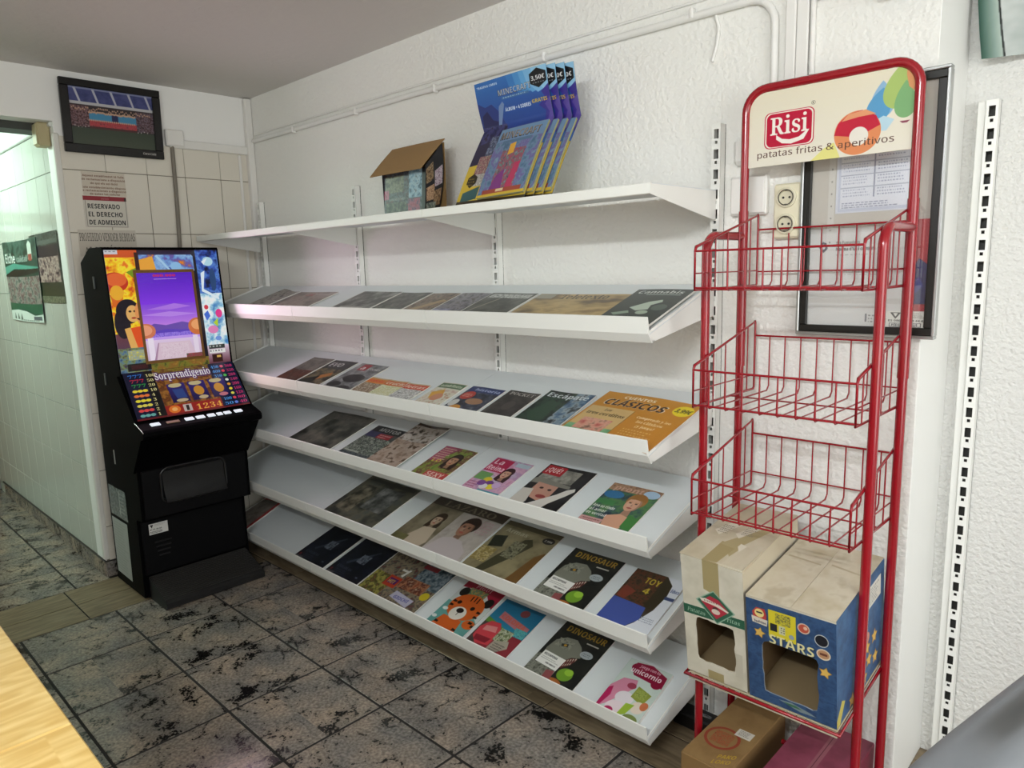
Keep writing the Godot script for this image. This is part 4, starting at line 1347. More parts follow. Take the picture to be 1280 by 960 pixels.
	magazine(1, -0.181, 0.385, 0.312, cov(0.80, "c98a2c", func(p):
		p.gr(0, 0, 1, 1, "cb8d30", "c07f28")
		p.t("CUENTOS", 0.24, 0.115, 0.055, "f2eadc", 0.34, 1)
		p.t("CLÁSICOS", 0.085, 0.285, 0.135, "f4efe4", 0.66, 1, 0.15)
		p.t("CLÁSICOS", 0.095, 0.280, 0.125, "33231f", 0.64, 1, 0.15)
		p.r(0.02, 0.34, 0.48, 0.64, "cfae74")
		p.t("Los", 0.20, 0.42, 0.045, "5b4a2a", 0.08, 2, 0.2)
		p.t("tres cerditos", 0.05, 0.52, 0.06, "4a3a1e", 0.42, 2, 0.2)
		p.ph(0.02, 0.76, 0.48, 0.22, ["5f9a6c", "7fb083", "4d8a5c"], 132, 0.06)
		p.ph(0.10, 0.60, 0.32, 0.24, ["b8524a", "cf8a78", "d9a48e", "7a5a48"], 133, 0.12)
		p.r(0.50, 0.34, 0.008, 0.64, "8d6a2c")
		p.e(0.90, 0.17, 0.095, 0.105, "ead42c")
		p.t("3,99€", 0.825, 0.205, 0.075, "3b3212", 0.15, 1, 0.1)
		p.t("Comprende y lee", 0.58, 0.46, 0.045, "f3e4c8", 0.34, 2)
		p.t("los clásicos", 0.62, 0.54, 0.045, "f3e4c8", 0.26, 2)
		p.t("¡y juega!", 0.66, 0.62, 0.045, "f3e4c8", 0.18, 2)
		p.l(0.58, 0.68, 0.34, 4, 0.045, "dcb672", 0.35, 3)), "big orange story book with a yellow price spot, rightmost on the second shelf", {"rot": -4.2, "th": 0.007, "sag": 0.005, "lift": 0.002})
	# third row
	magazine(2, -2.022, 0.388, 0.345, cov(0.88, "3d403b", func(p):
		p.ph(0, 0, 1, 1, ["24261f", "3e403a", "5a5a52", "787468"], 140, 0.045)
		p.ph(0.05, 0.05, 0.9, 0.16, ["4a4a44", "6b6860"], 141, 0.2)), "large dark grey magazine in plastic, leftmost on the third shelf", {"sag": 0.005})
	magazine(2, -1.638, 0.232, 0.303, cov(1.28, "4a4e4c", func(p):
		p.r(0, 0, 1, 0.17, "1e2022")
		p.t("MOTOR", 0.22, 0.135, 0.09, "b9b9b6", 0.66)
		p.r(0.0, 0.17, 0.5, 0.15, "3a3a5e")
		p.r(0.38, 0.19, 0.44, 0.13, "a02a34")
		p.l(0.42, 0.22, 0.36, 2, 0.05, "d9b8b4", 0.5, 2)
		p.ph(0, 0.33, 1, 0.45, ["1d2120", "b5bcae", "2b3230", "93a08c"], 142, 0.14)
		p.ph(0, 0.78, 1, 0.22, ["22282a", "6d7678", "121516"], 143, 0.16)
		p.l(0.06, 0.74, 0.5, 1, 0.06, "c3c9bc", 0.5, 3)), "black headed car magazine with a red patch on the third shelf")
	magazine(2, -1.412, 0.216, 0.385, cov(1.7, "9a8a7c", func(p):
		p.ph(0, 0, 1, 0.45, ["3a332c", "b9ada2", "c9c0b8", "6b5d50"], 144, 0.05)
		p.ph(0, 0.40, 1, 0.60, ["8d7868", "ab9586", "b8a698", "5f4c3e"], 145, 0.05)
		p.r(0.0, 0.0, 1, 0.05, "4c3d34")), "pinkish brown magazine in a shiny plastic sleeve on the third shelf", {"rough": 0.12, "sag": 0.008, "t0": 0.02})
	magazine(2, -1.105, 0.200, 0.268, cov(1.3, "7d8a3e", func(p):
		p.ph(0, 0, 1, 1, ["5d7a2c", "8a9a44", "6b3f3a", "a3b35a"], 146, 0.05)
		p.r(0.0, 0.0, 0.34, 0.44, "a8466a")
		p.p([0.34, 0.0, 0.55, 0.0, 0.34, 0.25], "8e3a5a")
		p.l(0.04, 0.05, 0.40, 6, 0.06, "e0c9a8", 0.5, 5)
		p.f(0.68, 0.34, 0.26, "b98a6c", "2a1a14")
		p.t("LO", 0.12, 0.46, 0.08, "d9c23a", 0.26)
		p.r(0.36, 0.68, 0.64, 0.32, "b8403e")
		p.t("SEXY", 0.42, 0.82, 0.11, "ead0c4", 0.5)
		p.l(0.42, 0.88, 0.5, 2, 0.05, "ddb0a4", 0.5, 6)), "green and red gossip magazine with a dark haired woman, fourth on the third shelf")
	magazine(2, -0.787, 0.198, 0.268, cov(1.3, "c9a0b8", func(p):
		p.ph(0, 0, 1, 1, ["c58aa6", "d5a9c0", "b98fb4", "c2c0ca"], 147, 0.05)
		p.r(0.02, 0.02, 0.50, 0.34, "b51f4c")
		p.t("La", 0.08, 0.17, 0.12, "f0d4dc", 0.24)
		p.t("Reina", 0.05, 0.33, 0.12, "f0d4dc", 0.44)
		p.r(0.62, 0.03, 0.36, 0.10, "b8c9d4")
		p.f(0.64, 0.34, 0.22, "c99a82", "34161e")
		p.r(0.02, 0.40, 0.36, 0.20, "6d9a5c")
		for q in [[0.40, 0.56, "d6c02e"], [0.52, 0.63, "6b3a86"], [0.62, 0.70, "e0cf3a"], [0.46, 0.72, "d9d6dc"], [0.34, 0.66, "7a4a92"], [0.72, 0.64, "c9a8d2"]]:
			p.e(q[0], q[1], 0.10, 0.065, q[2])
		p.r(0.42, 0.80, 0.58, 0.20, "4a93a2")
		p.l(0.03, 0.66, 0.30, 6, 0.055, "8d2f5c", 0.5, 4)), "pink and turquoise women's magazine with a red title block on the third shelf")
	magazine(2, -0.514, 0.224, 0.300, cov(1.32, "1a1a1c", func(p):
		p.ph(0, 0, 1, 1, ["0f0f11", "1f1e20", "2b2a2c"], 148, 0.05)
		p.ph(0.05, 0.06, 0.72, 0.28, ["6b6a62", "8d8a80", "a3a095"], 149, 0.10)
		p.p([0.0, 0.34, 0.1, 0.30, 0.80, 0.36, 0.82, 0.42, 0.3, 0.42, 0.0, 0.44], "7c7a70")
		p.p([0.16, 0.40, 0.60, 0.42, 0.62, 0.62, 0.50, 0.76, 0.28, 0.72, 0.16, 0.56], "b98a78")
		p.e(0.46, 0.66, 0.10, 0.035, "8d3a3a")
		p.e(0.32, 0.50, 0.04, 0.02, "3a2a28")
		p.e(0.50, 0.51, 0.04, 0.02, "3a2a28")
		p.p([0.0, 0.58, 0.2, 0.55, 0.30, 0.80, 0.28, 1.0, 0.0, 1.0], "c5bfb6")
		p.p([0.30, 1.0, 0.36, 0.84, 0.70, 0.56, 0.80, 0.44, 0.92, 0.38, 0.96, 0.44, 0.88, 0.56, 0.72, 0.76, 0.62, 1.0], "d2cdc6")
		p.r(0.02, 0.02, 0.40, 0.20, "b11f2a")
		p.t("¡QUÉ!", 0.06, 0.165, 0.10, "f0dcd8", 0.30)
		p.t("ÚLTIMA HORA", 0.03, 0.97, 0.075, "e0cb2e", 0.58)), "magazine showing an elderly woman in a wide grey hat on the third shelf")
	magazine(2, -0.206, 0.203, 0.276, cov(1.32, "4a6a58", func(p):
		p.ph(0, 0, 1, 1, ["3d6a44", "57804c", "3a5a52", "1f2a3c"], 150, 0.05)
		p.ph(0.0, 0.0, 1, 0.15, ["8d6a50", "b08a6a", "6a4a3c"], 151, 0.12)
		p.t("pronto", 0.10, 0.135, 0.10, "c9a08c", 0.70, 1, 0.1)
		p.e(0.20, 0.24, 0.20, 0.08, "2c6c9a")
		p.e(0.84, 0.10, 0.15, 0.08, "a9c4dc")
		p.f(0.68, 0.34, 0.30, "d2a084", "9a6a34", false)
		p.p([0.40, 0.66, 0.62, 0.58, 0.78, 0.60, 0.86, 0.74, 0.72, 1.0, 0.52, 1.0], "cf9c80")
		p.p([0.78, 0.55, 1.0, 0.60, 1.0, 0.85, 0.80, 0.80], "3f7a3a")
		p.r(0.0, 0.36, 0.36, 0.10, "3f7c46")
		p.t("Ana se rinde", 0.02, 0.54, 0.055, "ece8e2", 0.44)
		p.t("al amor", 0.02, 0.62, 0.055, "ece8e2", 0.34)
		p.t("de verdad", 0.02, 0.70, 0.055, "ece8e2", 0.40)
		p.r(0.0, 0.75, 0.44, 0.25, "c79a96")
		p.r(0.0, 0.88, 0.22, 0.12, "2c2626")
		p.l(0.04, 0.78, 0.38, 2, 0.04, "7a3a3c", 0.5, 3)), "gossip magazine with a smiling woman on green, rightmost on the third shelf")
	# fourth row
	magazine(3, -1.703, 0.398, 0.355, cov(0.88, "45463f", func(p):
		p.ph(0, 0, 1, 1, ["2c2d28", "44453d", "63604f", "53564f"], 160, 0.045)
		p.ph(0.08, 0.20, 0.30, 0.6, ["22211c", "6c6655", "8d8672"], 161, 0.08)
		p.ph(0.45, 0.15, 0.4, 0.5, ["2f302d", "5d5f5c", "8b8c88"], 162, 0.08)
		p.r(0.05, 0.03, 0.9, 0.07, "3b3b35")), "large dark plastic wrapped magazine, leftmost on the fourth shelf", {"sag": 0.004})
	magazine(3, -1.134, 0.458, 0.358, cov(0.76, "7a715f", func(p):
		p.ph(0, 0, 0.55, 1, ["5b5340", "7c725c", "8f856f"], 163, 0.05)
		p.ph(0.48, 0.12, 0.52, 0.88, ["a39a90", "b3aaa2", "9a9088"], 164, 0.05)
		p.r(0, 0, 1, 0.16, "4a3f34")
		p.t("LAZARO", 0.16, 0.135, 0.10, "8f8471", 0.70, 2)
		p.f(0.30, 0.42, 0.12, "b0967e", "3a2c20")
		p.p([0.16, 0.80, 0.24, 0.58, 0.40, 0.56, 0.46, 0.82, 0.40, 1.0, 0.18, 1.0], "b9a994")
		p.f(0.70, 0.40, 0.17, "9a6f58", "2c1d16", false)
		p.p([0.46, 1.0, 0.56, 0.66, 0.66, 0.60, 0.80, 0.62, 0.94, 0.76, 0.98, 1.0], "b8aeae")
		p.l(0.82, 0.20, 0.16, 5, 0.05, "b58f94", 0.5, 2)
		p.ph(0.0, 0.80, 0.20, 0.20, ["4d4a2c", "6b683f"], 165, 0.1)), "wide double magazine with a couple dressed in white on the fourth shelf", {"sag": 0.004})
	magazine(3, -0.744, 0.295, 0.340, cov(1.15, "7a7258", func(p):
		p.ph(0, 0, 1, 1, ["6b6248", "857b5d", "938968"], 166, 0.04)
		p.r(0.0, 0.0, 1.0, 0.08, "57503a")
		p.p([0.02, 0.32, 0.22, 0.26, 0.30, 0.46, 0.08, 0.52], "26291f")
		p.ph(0.0, 0.52, 0.28, 0.26, ["a08f4c", "7d6c3a", "b8a878", "57482c"], 167, 0.12)
		p.p([0.24, 0.95, 0.36, 0.58, 0.52, 0.24, 0.62, 0.20, 0.72, 0.30, 0.62, 0.52, 0.50, 0.72, 0.34, 0.98], "3f3d2a")
		p.ph(0.40, 0.30, 0.22, 0.30, ["4c4a36", "8d8a70", "2d2b1f"], 168, 0.2)
		p.p([0.78, 1.0, 0.88, 0.45, 0.98, 0.35, 1.0, 0.35, 1.0, 1.0], "6d4e28")
		p.e(0.86, 0.15, 0.10, 0.055, "1d1b18")
		p.t("7,99€", 0.79, 0.17, 0.035, "d8d4c8", 0.14)
		p.t("Armas", 0.10, 0.20, 0.07, "a9a48c", 0.4, 1)), "olive military magazine with a black round price spot on the fourth shelf")
	for d in [[3, -0.395, 0.230, 0.304, "dinosaur magazine with a white price sticker on the fourth shelf"], [4, -0.441, 0.232, 0.298, "dinosaur magazine with a white price sticker on the lowest shelf"]]:
		magazine(d[0], d[1], d[2], d[3], dino_cover(), d[4], {"sticker": [0.30, 0.66, 0.105, 0.060, 0.05], "rot": (0.0 if d[0] == 3 else -1.0)})
	magazine(3, -0.124, 0.202, 0.300, cov(1.42, "dfe3ea", func(p):
		p.p([0, 0, 0.62, 0, 0.80, 0.12, 0.84, 0.30, 0.80, 0.55, 0.66, 0.80, 0.48, 0.98, 0.0, 0.98], "3d3226")
		p.ph(0, 0.0, 0.60, 0.55, ["2d251a", "4a3a28", "6a3a2a", "33301f"], 170, 0.12)
		p.p([0.60, 0.0, 0.80, 0.12, 0.84, 0.30, 0.80, 0.55, 0.60, 0.55], "37301f")
		p.t("TOY", 0.30, 0.20, 0.10, "c9b53a", 0.30)
		p.t("4", 0.40, 0.36, 0.10, "c9b53a", 0.12)
		p.p([0, 0.52, 0.66, 0.55, 0.70, 0.74, 0.48, 0.98, 0.0, 0.98], "4657a0")
		p.p([0.05, 0.30, 0.3, 0.36, 0.2, 0.52, 0.02, 0.50], "7c3a2a")
		p.p([0.26, 0.94, 0.60, 0.92, 0.58, 0.98, 0.26, 0.98], "6d6238")
		p.t("Educa", 0.84, 0.22, 0.055, "4a5a86", 0.15)
		p.r(0.82, 0.30, 0.18, 0.05, "3c4a72")
		p.l(0.70, 0.68, 0.26, 3, 0.03, "8d95a6", 0.45, 4)
		p.t("100", 0.60, 0.97, 0.04, "6a7286", 0.12)), "booklet with a curved dark cover over a white card, rightmost on the fourth shelf", {"curl": 0.004})
	# lowest row
	magazine(4, -2.895, 0.190, 0.310, cov(1.5, "7d736b", func(p):
		p.ph(0, 0, 1, 1, ["6b6058", "847a70", "938a80"], 180, 0.05)
		p.r(0, 0, 1, 0.05, "a8383a")
		p.r(0.88, 0, 0.12, 1, "b0393c")
		p.r(0, 0.92, 1, 0.08, "a8383a")), "red bordered grey magazine lying behind the slot machine on the lowest shelf", {"rot": 8.0})
	for d in [[-2.081, "black magazine with faint silver print, left of the dark pair on the lowest shelf"], [-1.783, "black magazine with faint silver print, right of the dark pair on the lowest shelf"]]:
		magazine(4, d[0], 0.272, 0.317, cov(1.14, "14161f", func(p):
			p.ph(0, 0, 1, 1, ["0c0e15", "14171f", "1c2030"], 181, 0.05)
			p.p([0.22, 0.62, 0.70, 0.20, 0.74, 0.22, 0.28, 0.66], "39414e")
			p.ph(0.42, 0.36, 0.24, 0.20, ["1a1e2a", "78808c", "3a424e"], 182, 0.2)
			p.t("ENIGMAS", 0.12, 0.76, 0.05, "4c5666", 0.44, 2)
			p.l(0.20, 0.80, 0.34, 3, 0.035, "3a4456", 0.45, 3)
			p.r(0.06, 0.82, 0.05, 0.05, "7a2a2c")
			p.ph(0.0, 0.88, 0.24, 0.12, ["1a1c22", "6c6a68", "2a2c34"], 183, 0.3)
			p.r(0.80, 0.80, 0.06, 0.03, "5a6272")), d[1])
	magazine(4, -1.419, 0.425, 0.312, cov(0.72, "6f6450", func(p):
		p.ph(0, 0, 1, 1, ["4a4a44", "7d6a5a", "8f8268", "57544e", "6b3f3c"], 184, 0.16)
		p.ph(0.55, 0.0, 0.45, 0.5, ["2f3c46", "54626a", "8a949a", "3b4650"], 185, 0.16)
		p.ph(0.0, 0.5, 0.34, 0.45, ["6a6a34", "a39a4c", "4a4a2c", "8a5a3c"], 186, 0.16)
		p.r(0.24, 0.48, 0.20, 0.22, "b0402c")
		p.r(0.27, 0.53, 0.14, 0.11, "54285e")
		p.t("HIT", 0.28, 0.63, 0.07, "d9b24a", 0.10)
		p.r(0.30, 0.30, 0.10, 0.04, "d9d6cc")
		p.p([0.36, 0.44, 0.40, 0.28, 0.43, 0.28, 0.40, 0.46], "d6d3cb")
		p.r(0.52, 0.06, 0.24, 0.09, "8d3038")
		p.p([0.52, 0.70, 0.86, 0.76, 0.84, 0.92, 0.50, 0.84], "b6b2c6")
		p.t("GIOCHI", 0.56, 0.84, 0.06, "5a5a9a", 0.24)
		p.e(0.92, 0.62, 0.06, 0.08, "cdb82e")
		p.ph(0.45, 0.40, 0.4, 0.25, ["8d4a36", "b07a58", "5a3028", "c0a080"], 187, 0.15)), "wide colourful toy bag with many small pictures on the lowest shelf", {"rough": 0.15, "sag": 0.008, "cat": "magazine"})
	magazine(4, -1.012, 0.228, 0.310, cov(1.35, "6aa7a0", func(p):
		p.gr(0, 0, 1, 1, "74b0a8", "5e9a94")
		p.r(0, 0, 1, 0.20, "9c1f34")
		p.t("PIGÜI", 0.30, 0.11, 0.07, "d9a0a4", 0.4)
		p.p([0.60, 0.10, 1.0, 0.14, 1.0, 0.34, 0.66, 0.30], "a32238")
		p.p([0.0, 0.16, 0.6, 0.12, 1.0, 0.36, 1.0, 0.66, 0.7, 0.5, 0.0, 0.46], "cfd6d2")
		p.ph(0.22, 0.12, 0.46, 0.16, ["6a3a7c", "c9a04a", "3f8a6a", "c05a4a"], 188, 0.2)
		p.e(0.16, 0.24, 0.11, 0.09, "1d1a16")
		p.e(0.86, 0.28, 0.10, 0.09, "1d1a16")
		p.e(0.50, 0.48, 0.40, 0.25, "cf5f22")
		p.p([0.10, 1.0, 0.22, 0.72, 0.70, 0.72, 0.78, 1.0], "cf5f22")
		p.e(0.88, 0.72, 0.14, 0.08, "cf5f22")
		for q in [[0.44, 0.26], [0.52, 0.25], [0.60, 0.26]]:
			p.p([q[0], q[1], q[0] + 0.03, q[1], q[0] + 0.045, q[1] + 0.10, q[0] + 0.02, q[1] + 0.10], "241610")
		for s in [[0.12, 0.42], [0.12, 0.50], [0.80, 0.46], [0.82, 0.55], [0.16, 0.84], [0.28, 0.92], [0.66, 0.86], [0.84, 0.66], [0.94, 0.70], [0.46, 0.95]]:
			p.p([s[0], s[1], s[0] + 0.09, s[1] + 0.01, s[0] + 0.09, s[1] + 0.04, s[0], s[1] + 0.045], "241610")
		p.e(0.46, 0.62, 0.19, 0.125, "e4ded4")
		p.e(0.46, 0.565, 0.085, 0.045, "1f1512")
		p.e(0.28, 0.44, 0.05, 0.035, "241610")
		p.e(0.66, 0.46, 0.05, 0.035, "241610")
		p.r(0.455, 0.60, 0.012, 0.06, "1f1512")
		p.e(0.12, 0.62, 0.07, 0.03, "dfe6e2")
		p.e(0.06, 0.80, 0.06, 0.03, "dfe6e2")), "children's magazine with a big orange tiger face on the lowest shelf")
	magazine(4, -0.765, 0.222, 0.286, cov(1.28, "24708f", func(p):
		p.gr(0, 0, 1, 0.55, "1c6488", "2f86a6")
		p.p([0, 0.40, 0.5, 0.50, 1.0, 0.62, 1, 0.7, 0, 0.5], "5f8f3a")
		p.p([0.20, 0.22, 0.95, 0.34, 0.95, 0.48, 0.20, 0.36], "b9737a")
		p.t("COLOREA", 0.24, 0.34, 0.08, "cf5a3c", 0.62, 1, 0.0, -0.14)
		p.e(0.62, 0.13, 0.10, 0.07, "7a3a3c")
		p.ph(0.70, 0.40, 0.28, 0.15, ["2f86a6", "6ac0b8", "3a6a7c"], 189, 0.3)
		p.r(0, 0.56, 1, 0.44, "8d2f38")
		p.ph(0, 0.5, 0.2, 0.5, ["3a3432", "5a4a44"], 190, 0.1)
		p.p([0.02, 0.62, 0.14, 0.46, 0.36, 0.44, 0.50, 0.58, 0.48, 0.86, 0.20, 0.90, 0.04, 0.80], "c8404a")
		p.p([0.12, 0.56, 0.36, 0.52, 0.42, 0.62, 0.12, 0.66], "d98a88")
		p.p([0.08, 0.76, 0.44, 0.74, 0.40, 0.84, 0.12, 0.86], "8a2430")
		p.ph(0.46, 0.50, 0.30, 0.24, ["3a4030", "7a8a5a", "c9cbb4", "59604a"], 191, 0.2)
		p.p([0.52, 0.74, 0.80, 0.66, 0.88, 0.78, 0.60, 1.0, 0.48, 1.0], "a8a090")
		p.l(0.56, 0.76, 0.26, 6, 0.04, "3f3a38", 0.5, 3)), "children's colouring magazine with a red car on blue on the lowest shelf")
	magazine(4, -0.134, 0.170, 0.252, cov(1.4, "c9d6ce", func(p):
		p.p([0.20, 0.04, 0.55, 0.0, 0.95, 0.10, 0.98, 0.30, 0.70, 0.28, 0.30, 0.26, 0.16, 0.16], "8f1238")
		p.e(0.30, 0.12, 0.16, 0.08, "8f1238")
		p.e(0.84, 0.26, 0.12, 0.08, "8f1238")
		p.t("Juega con tu", 0.30, 0.10, 0.05, "ecc9d4", 0.48)
		p.t("unicornio", 0.18, 0.22, 0.09, "f4e6ea", 0.70)
		p.p([0.0, 0.55, 0.16, 0.36, 0.46, 0.32, 0.52, 0.44, 0.34, 0.66, 0.16, 0.86, 0.0, 0.98], "d489a2")
		p.p([0.0, 0.60, 0.08, 0.55, 0.14, 0.70, 0.06, 0.95, 0.0, 1.0], "b01f58")
		p.e(0.42, 0.44, 0.10, 0.05, "9a3a52")
		p.e(0.44, 0.66, 0.20, 0.11, "e6dfe4")
		p.e(0.40, 0.86, 0.22, 0.12, "ead9df")
		p.e(0.30, 0.92, 0.10, 0.05, "b01f58")
		p.p([0.56, 0.40, 0.90, 0.46, 0.84, 0.66, 0.54, 0.60], "8f9a3e")
		p.ph(0.58, 0.44, 0.24, 0.14, ["6d7a2c", "a8b45c", "889440"], 192, 0.3)
		p.e(0.80, 0.72, 0.14, 0.10, "e4d6c6")
		p.e(0.90, 0.66, 0.08, 0.07, "c9724a")
		p.p([0.54, 0.72, 0.72, 0.70, 0.66, 0.88, 0.50, 0.96], "9ab83a")
		p.e(0.80, 0.92, 0.16, 0.07, "7a8a4a")
		p.r(0.28, 0.97, 0.3, 0.03, "a83a4c")), "pink activity book about unicorns, rightmost on the lowest shelf", {"th": 0.012, "lift": 0.001})

func dino_cover() -> ImageTexture:
	return cov(1.3, "1f201d", func(p):
		p.ph(0, 0, 1, 1, ["191a18", "22231f", "2b2b26"], 171, 0.05)
		p.t("DINOSAUR", 0.12, 0.145, 0.10, "a8852f", 0.80)
		p.r(0.62, 0.20, 0.24, 0.02, "b9b6a8")
		p.ph(0.0, 0.62, 0.52, 0.38, ["3f423a", "77786c", "8f9084", "55584e"], 172, 0.14)
		# the head seen from the side
		p.p([0.06, 0.50, 0.10, 0.34, 0.24, 0.24, 0.44, 0.22, 0.60, 0.30, 0.70, 0.40, 0.72, 0.46, 0.58, 0.50, 0.48, 0.60, 0.30, 0.70, 0.10, 0.72], "7d7d70")
		p.ph(0.14, 0.28, 0.30, 0.14, ["6b6b5e", "989888", "5a5b50"], 173, 0.2)
		p.p([0.46, 0.60, 0.60, 0.50, 0.70, 0.48, 0.66, 0.60, 0.56, 0.70, 0.44, 0.72], "5d2b28")
		for i in 6:
			p.p([0.48 + i * 0.035, 0.585 - i * 0.02, 0.50 + i * 0.035, 0.58 - i * 0.02, 0.50 + i * 0.035, 0.635 - i * 0.02], "d9d2bc")
			p.p([0.48 + i * 0.03, 0.70 - i * 0.018, 0.50 + i * 0.03, 0.69 - i * 0.018, 0.49 + i * 0.03, 0.645 - i * 0.018], "cfc8b2")
		p.p([0.24, 0.36, 0.36, 0.33, 0.38, 0.38, 0.26, 0.40], "2c2d27")
		p.e(0.32, 0.365, 0.03, 0.02, "b98a2c")
		p.e(0.77, 0.38, 0.12, 0.06, "a9b0b2")
		p.l(0.69, 0.36, 0.16, 2, 0.03, "6d7678", 0.5, 3)
		p.e(0.70, 0.76, 0.14, 0.10, "6f9a2c")
		p.e(0.74, 0.71, 0.08, 0.05, "93bd3c")
		p.e(0.62, 0.92, 0.14, 0.06, "a8642c")
		p.p([0.36, 0.80, 0.50, 0.78, 0.54, 0.92, 0.38, 0.94], "8d4a4c"))

# ---------------------------------------------------------------- cardboard displays on the top shelf
func build_displays() -> void:
	# printed box with its brown lid folded forward
	var t := thing("display_box", "open printed cardboard display box with a plain brown lid on the top shelf", "display box", Vector3(-1.36, 1.843, 0.17))
	var fp := pic(170, 130, "2b2d33")
	fp.ph(0, 0, 1, 1, ["1c1d20", "3a3d45", "5a5f6a", "2c2326", "6a3a44"], 201, 0.14)
	fp.ph(0.62, 0.0, 0.30, 0.6, ["2c4658", "6b8aa0", "9ab0bd", "35424c"], 202, 0.12)
	fp.ph(0.05, 0.08, 0.45, 0.36, ["2b2a25", "56523f", "7d7a68", "1d1d1c"], 203, 0.12)
	fp.r(0.93, 0.0, 0.07, 1.0, "16171a")
	fp.ph(0.0, 0.38, 0.12, 0.2, ["8d3a5a", "b05a7a", "5a2a3c"], 204, 0.2)
	fp.ph(0.60, 0.62, 0.28, 0.34, ["7a2a44", "a0506a", "3c3050"], 205, 0.15)
	fp.t("LOS MEJORES", 0.14, 0.62, 0.05, "8f8d8a", 0.40, 2)
	fp.ph(0.05, 0.66, 0.5, 0.3, ["1f201e", "44453f", "6d6a5a"], 206, 0.15)
	var A := Vector3(-1.48, 1.844, 0.225)
	var B := Vector3(-1.205, 1.844, 0.225)
	var h := 0.190
	var fr := G.new()
	fr.quad(A + Vector3(-0.01, h, -0.012), B + Vector3(0.002, h, -0.012), B, A, Vector3(0, 0.05, 1).normalized())
	part(t, "front_panel", fr, tex_mat(fp.tex(), 0.35))
	part(t, "front_liner", gbox(Vector3(-1.345, 1.938, 0.2095), Vector3(0.268, 0.186, 0.003)), mat("8f7450", 0.8))
	var sp := pic(90, 200, "17161a")
	sp.ph(0.05, 0.10, 0.4, 0.30, ["2b1f16", "6a5236", "a08a6a", "3a2a1e"], 207, 0.2)
	sp.ph(0.52, 0.28, 0.42, 0.26, ["6a4a58", "a99aa4", "c9bcc2", "4a3040"], 208, 0.25)
	sp.ph(0.06, 0.48, 0.45, 0.26, ["5a3f28", "b08a6a", "caa888", "7a5a3c"], 209, 0.22)
	sp.ph(0.50, 0.60, 0.42, 0.24, ["4a3420", "8a6a4a", "b59a78"], 210, 0.22)
	sp.ph(0.05, 0.78, 0.6, 0.20, ["3f4a44", "7a8478", "a0a496"], 211, 0.2)
	sp.l(0.55, 0.90, 0.35, 3, 0.025, "5a564f", 0.5, 3)
	var sg := G.new()
	sg.sheet(func(u: float, v: float) -> Vector3:
		var bow := sin(v * PI * 0.9) * 0.012
		return Vector3(lerpf(-1.205, -1.196 - 0.045 * v * v, u) + bow * u, lerpf(2.042 + 0.095 * u, 1.845, v), lerpf(0.222 - 0.010 * (1.0 - v), 0.125, u)), 6, 12, 0.002)
	part(t, "side_panel", sg, tex_mat(sp.tex(), 0.4))
	var ls := G.new()
	ls.sheet(func(u: float, v: float) -> Vector3: return Vector3(lerpf(-1.535, -1.482 - 0.008 * (1.0 - v), u), lerpf(2.137 - 0.095 * u, 1.845, v), lerpf(0.122, 0.222, u)), 4, 4, 0.002)
	part(t, "side_panel", ls, mat("2a2b2f", 0.5))
	part(t, "back_panel", gbox(Vector3(-1.365, 1.993, 0.116), Vector3(0.345, 0.296, 0.003)), mat("86693f", 0.85))
	var lid := G.new()
	lid.sheet(func(u: float, v: float) -> Vector3: return Vector3(lerpf(-1.545 + 0.004 * v, -1.188 - 0.004 * v, u), lerpf(2.156, 2.026, v) + 0.003 * sin(v * PI), lerpf(0.116, 0.250, v) + 0.004 * sin(u * PI)), 8, 4, 0.003)
	part(t, "lid", lid, mat("94744a", 0.85), "plain brown cardboard lid")
	# stack of blue header cards with the collector packs
	for k in 4:
		blue_card(3 - k)

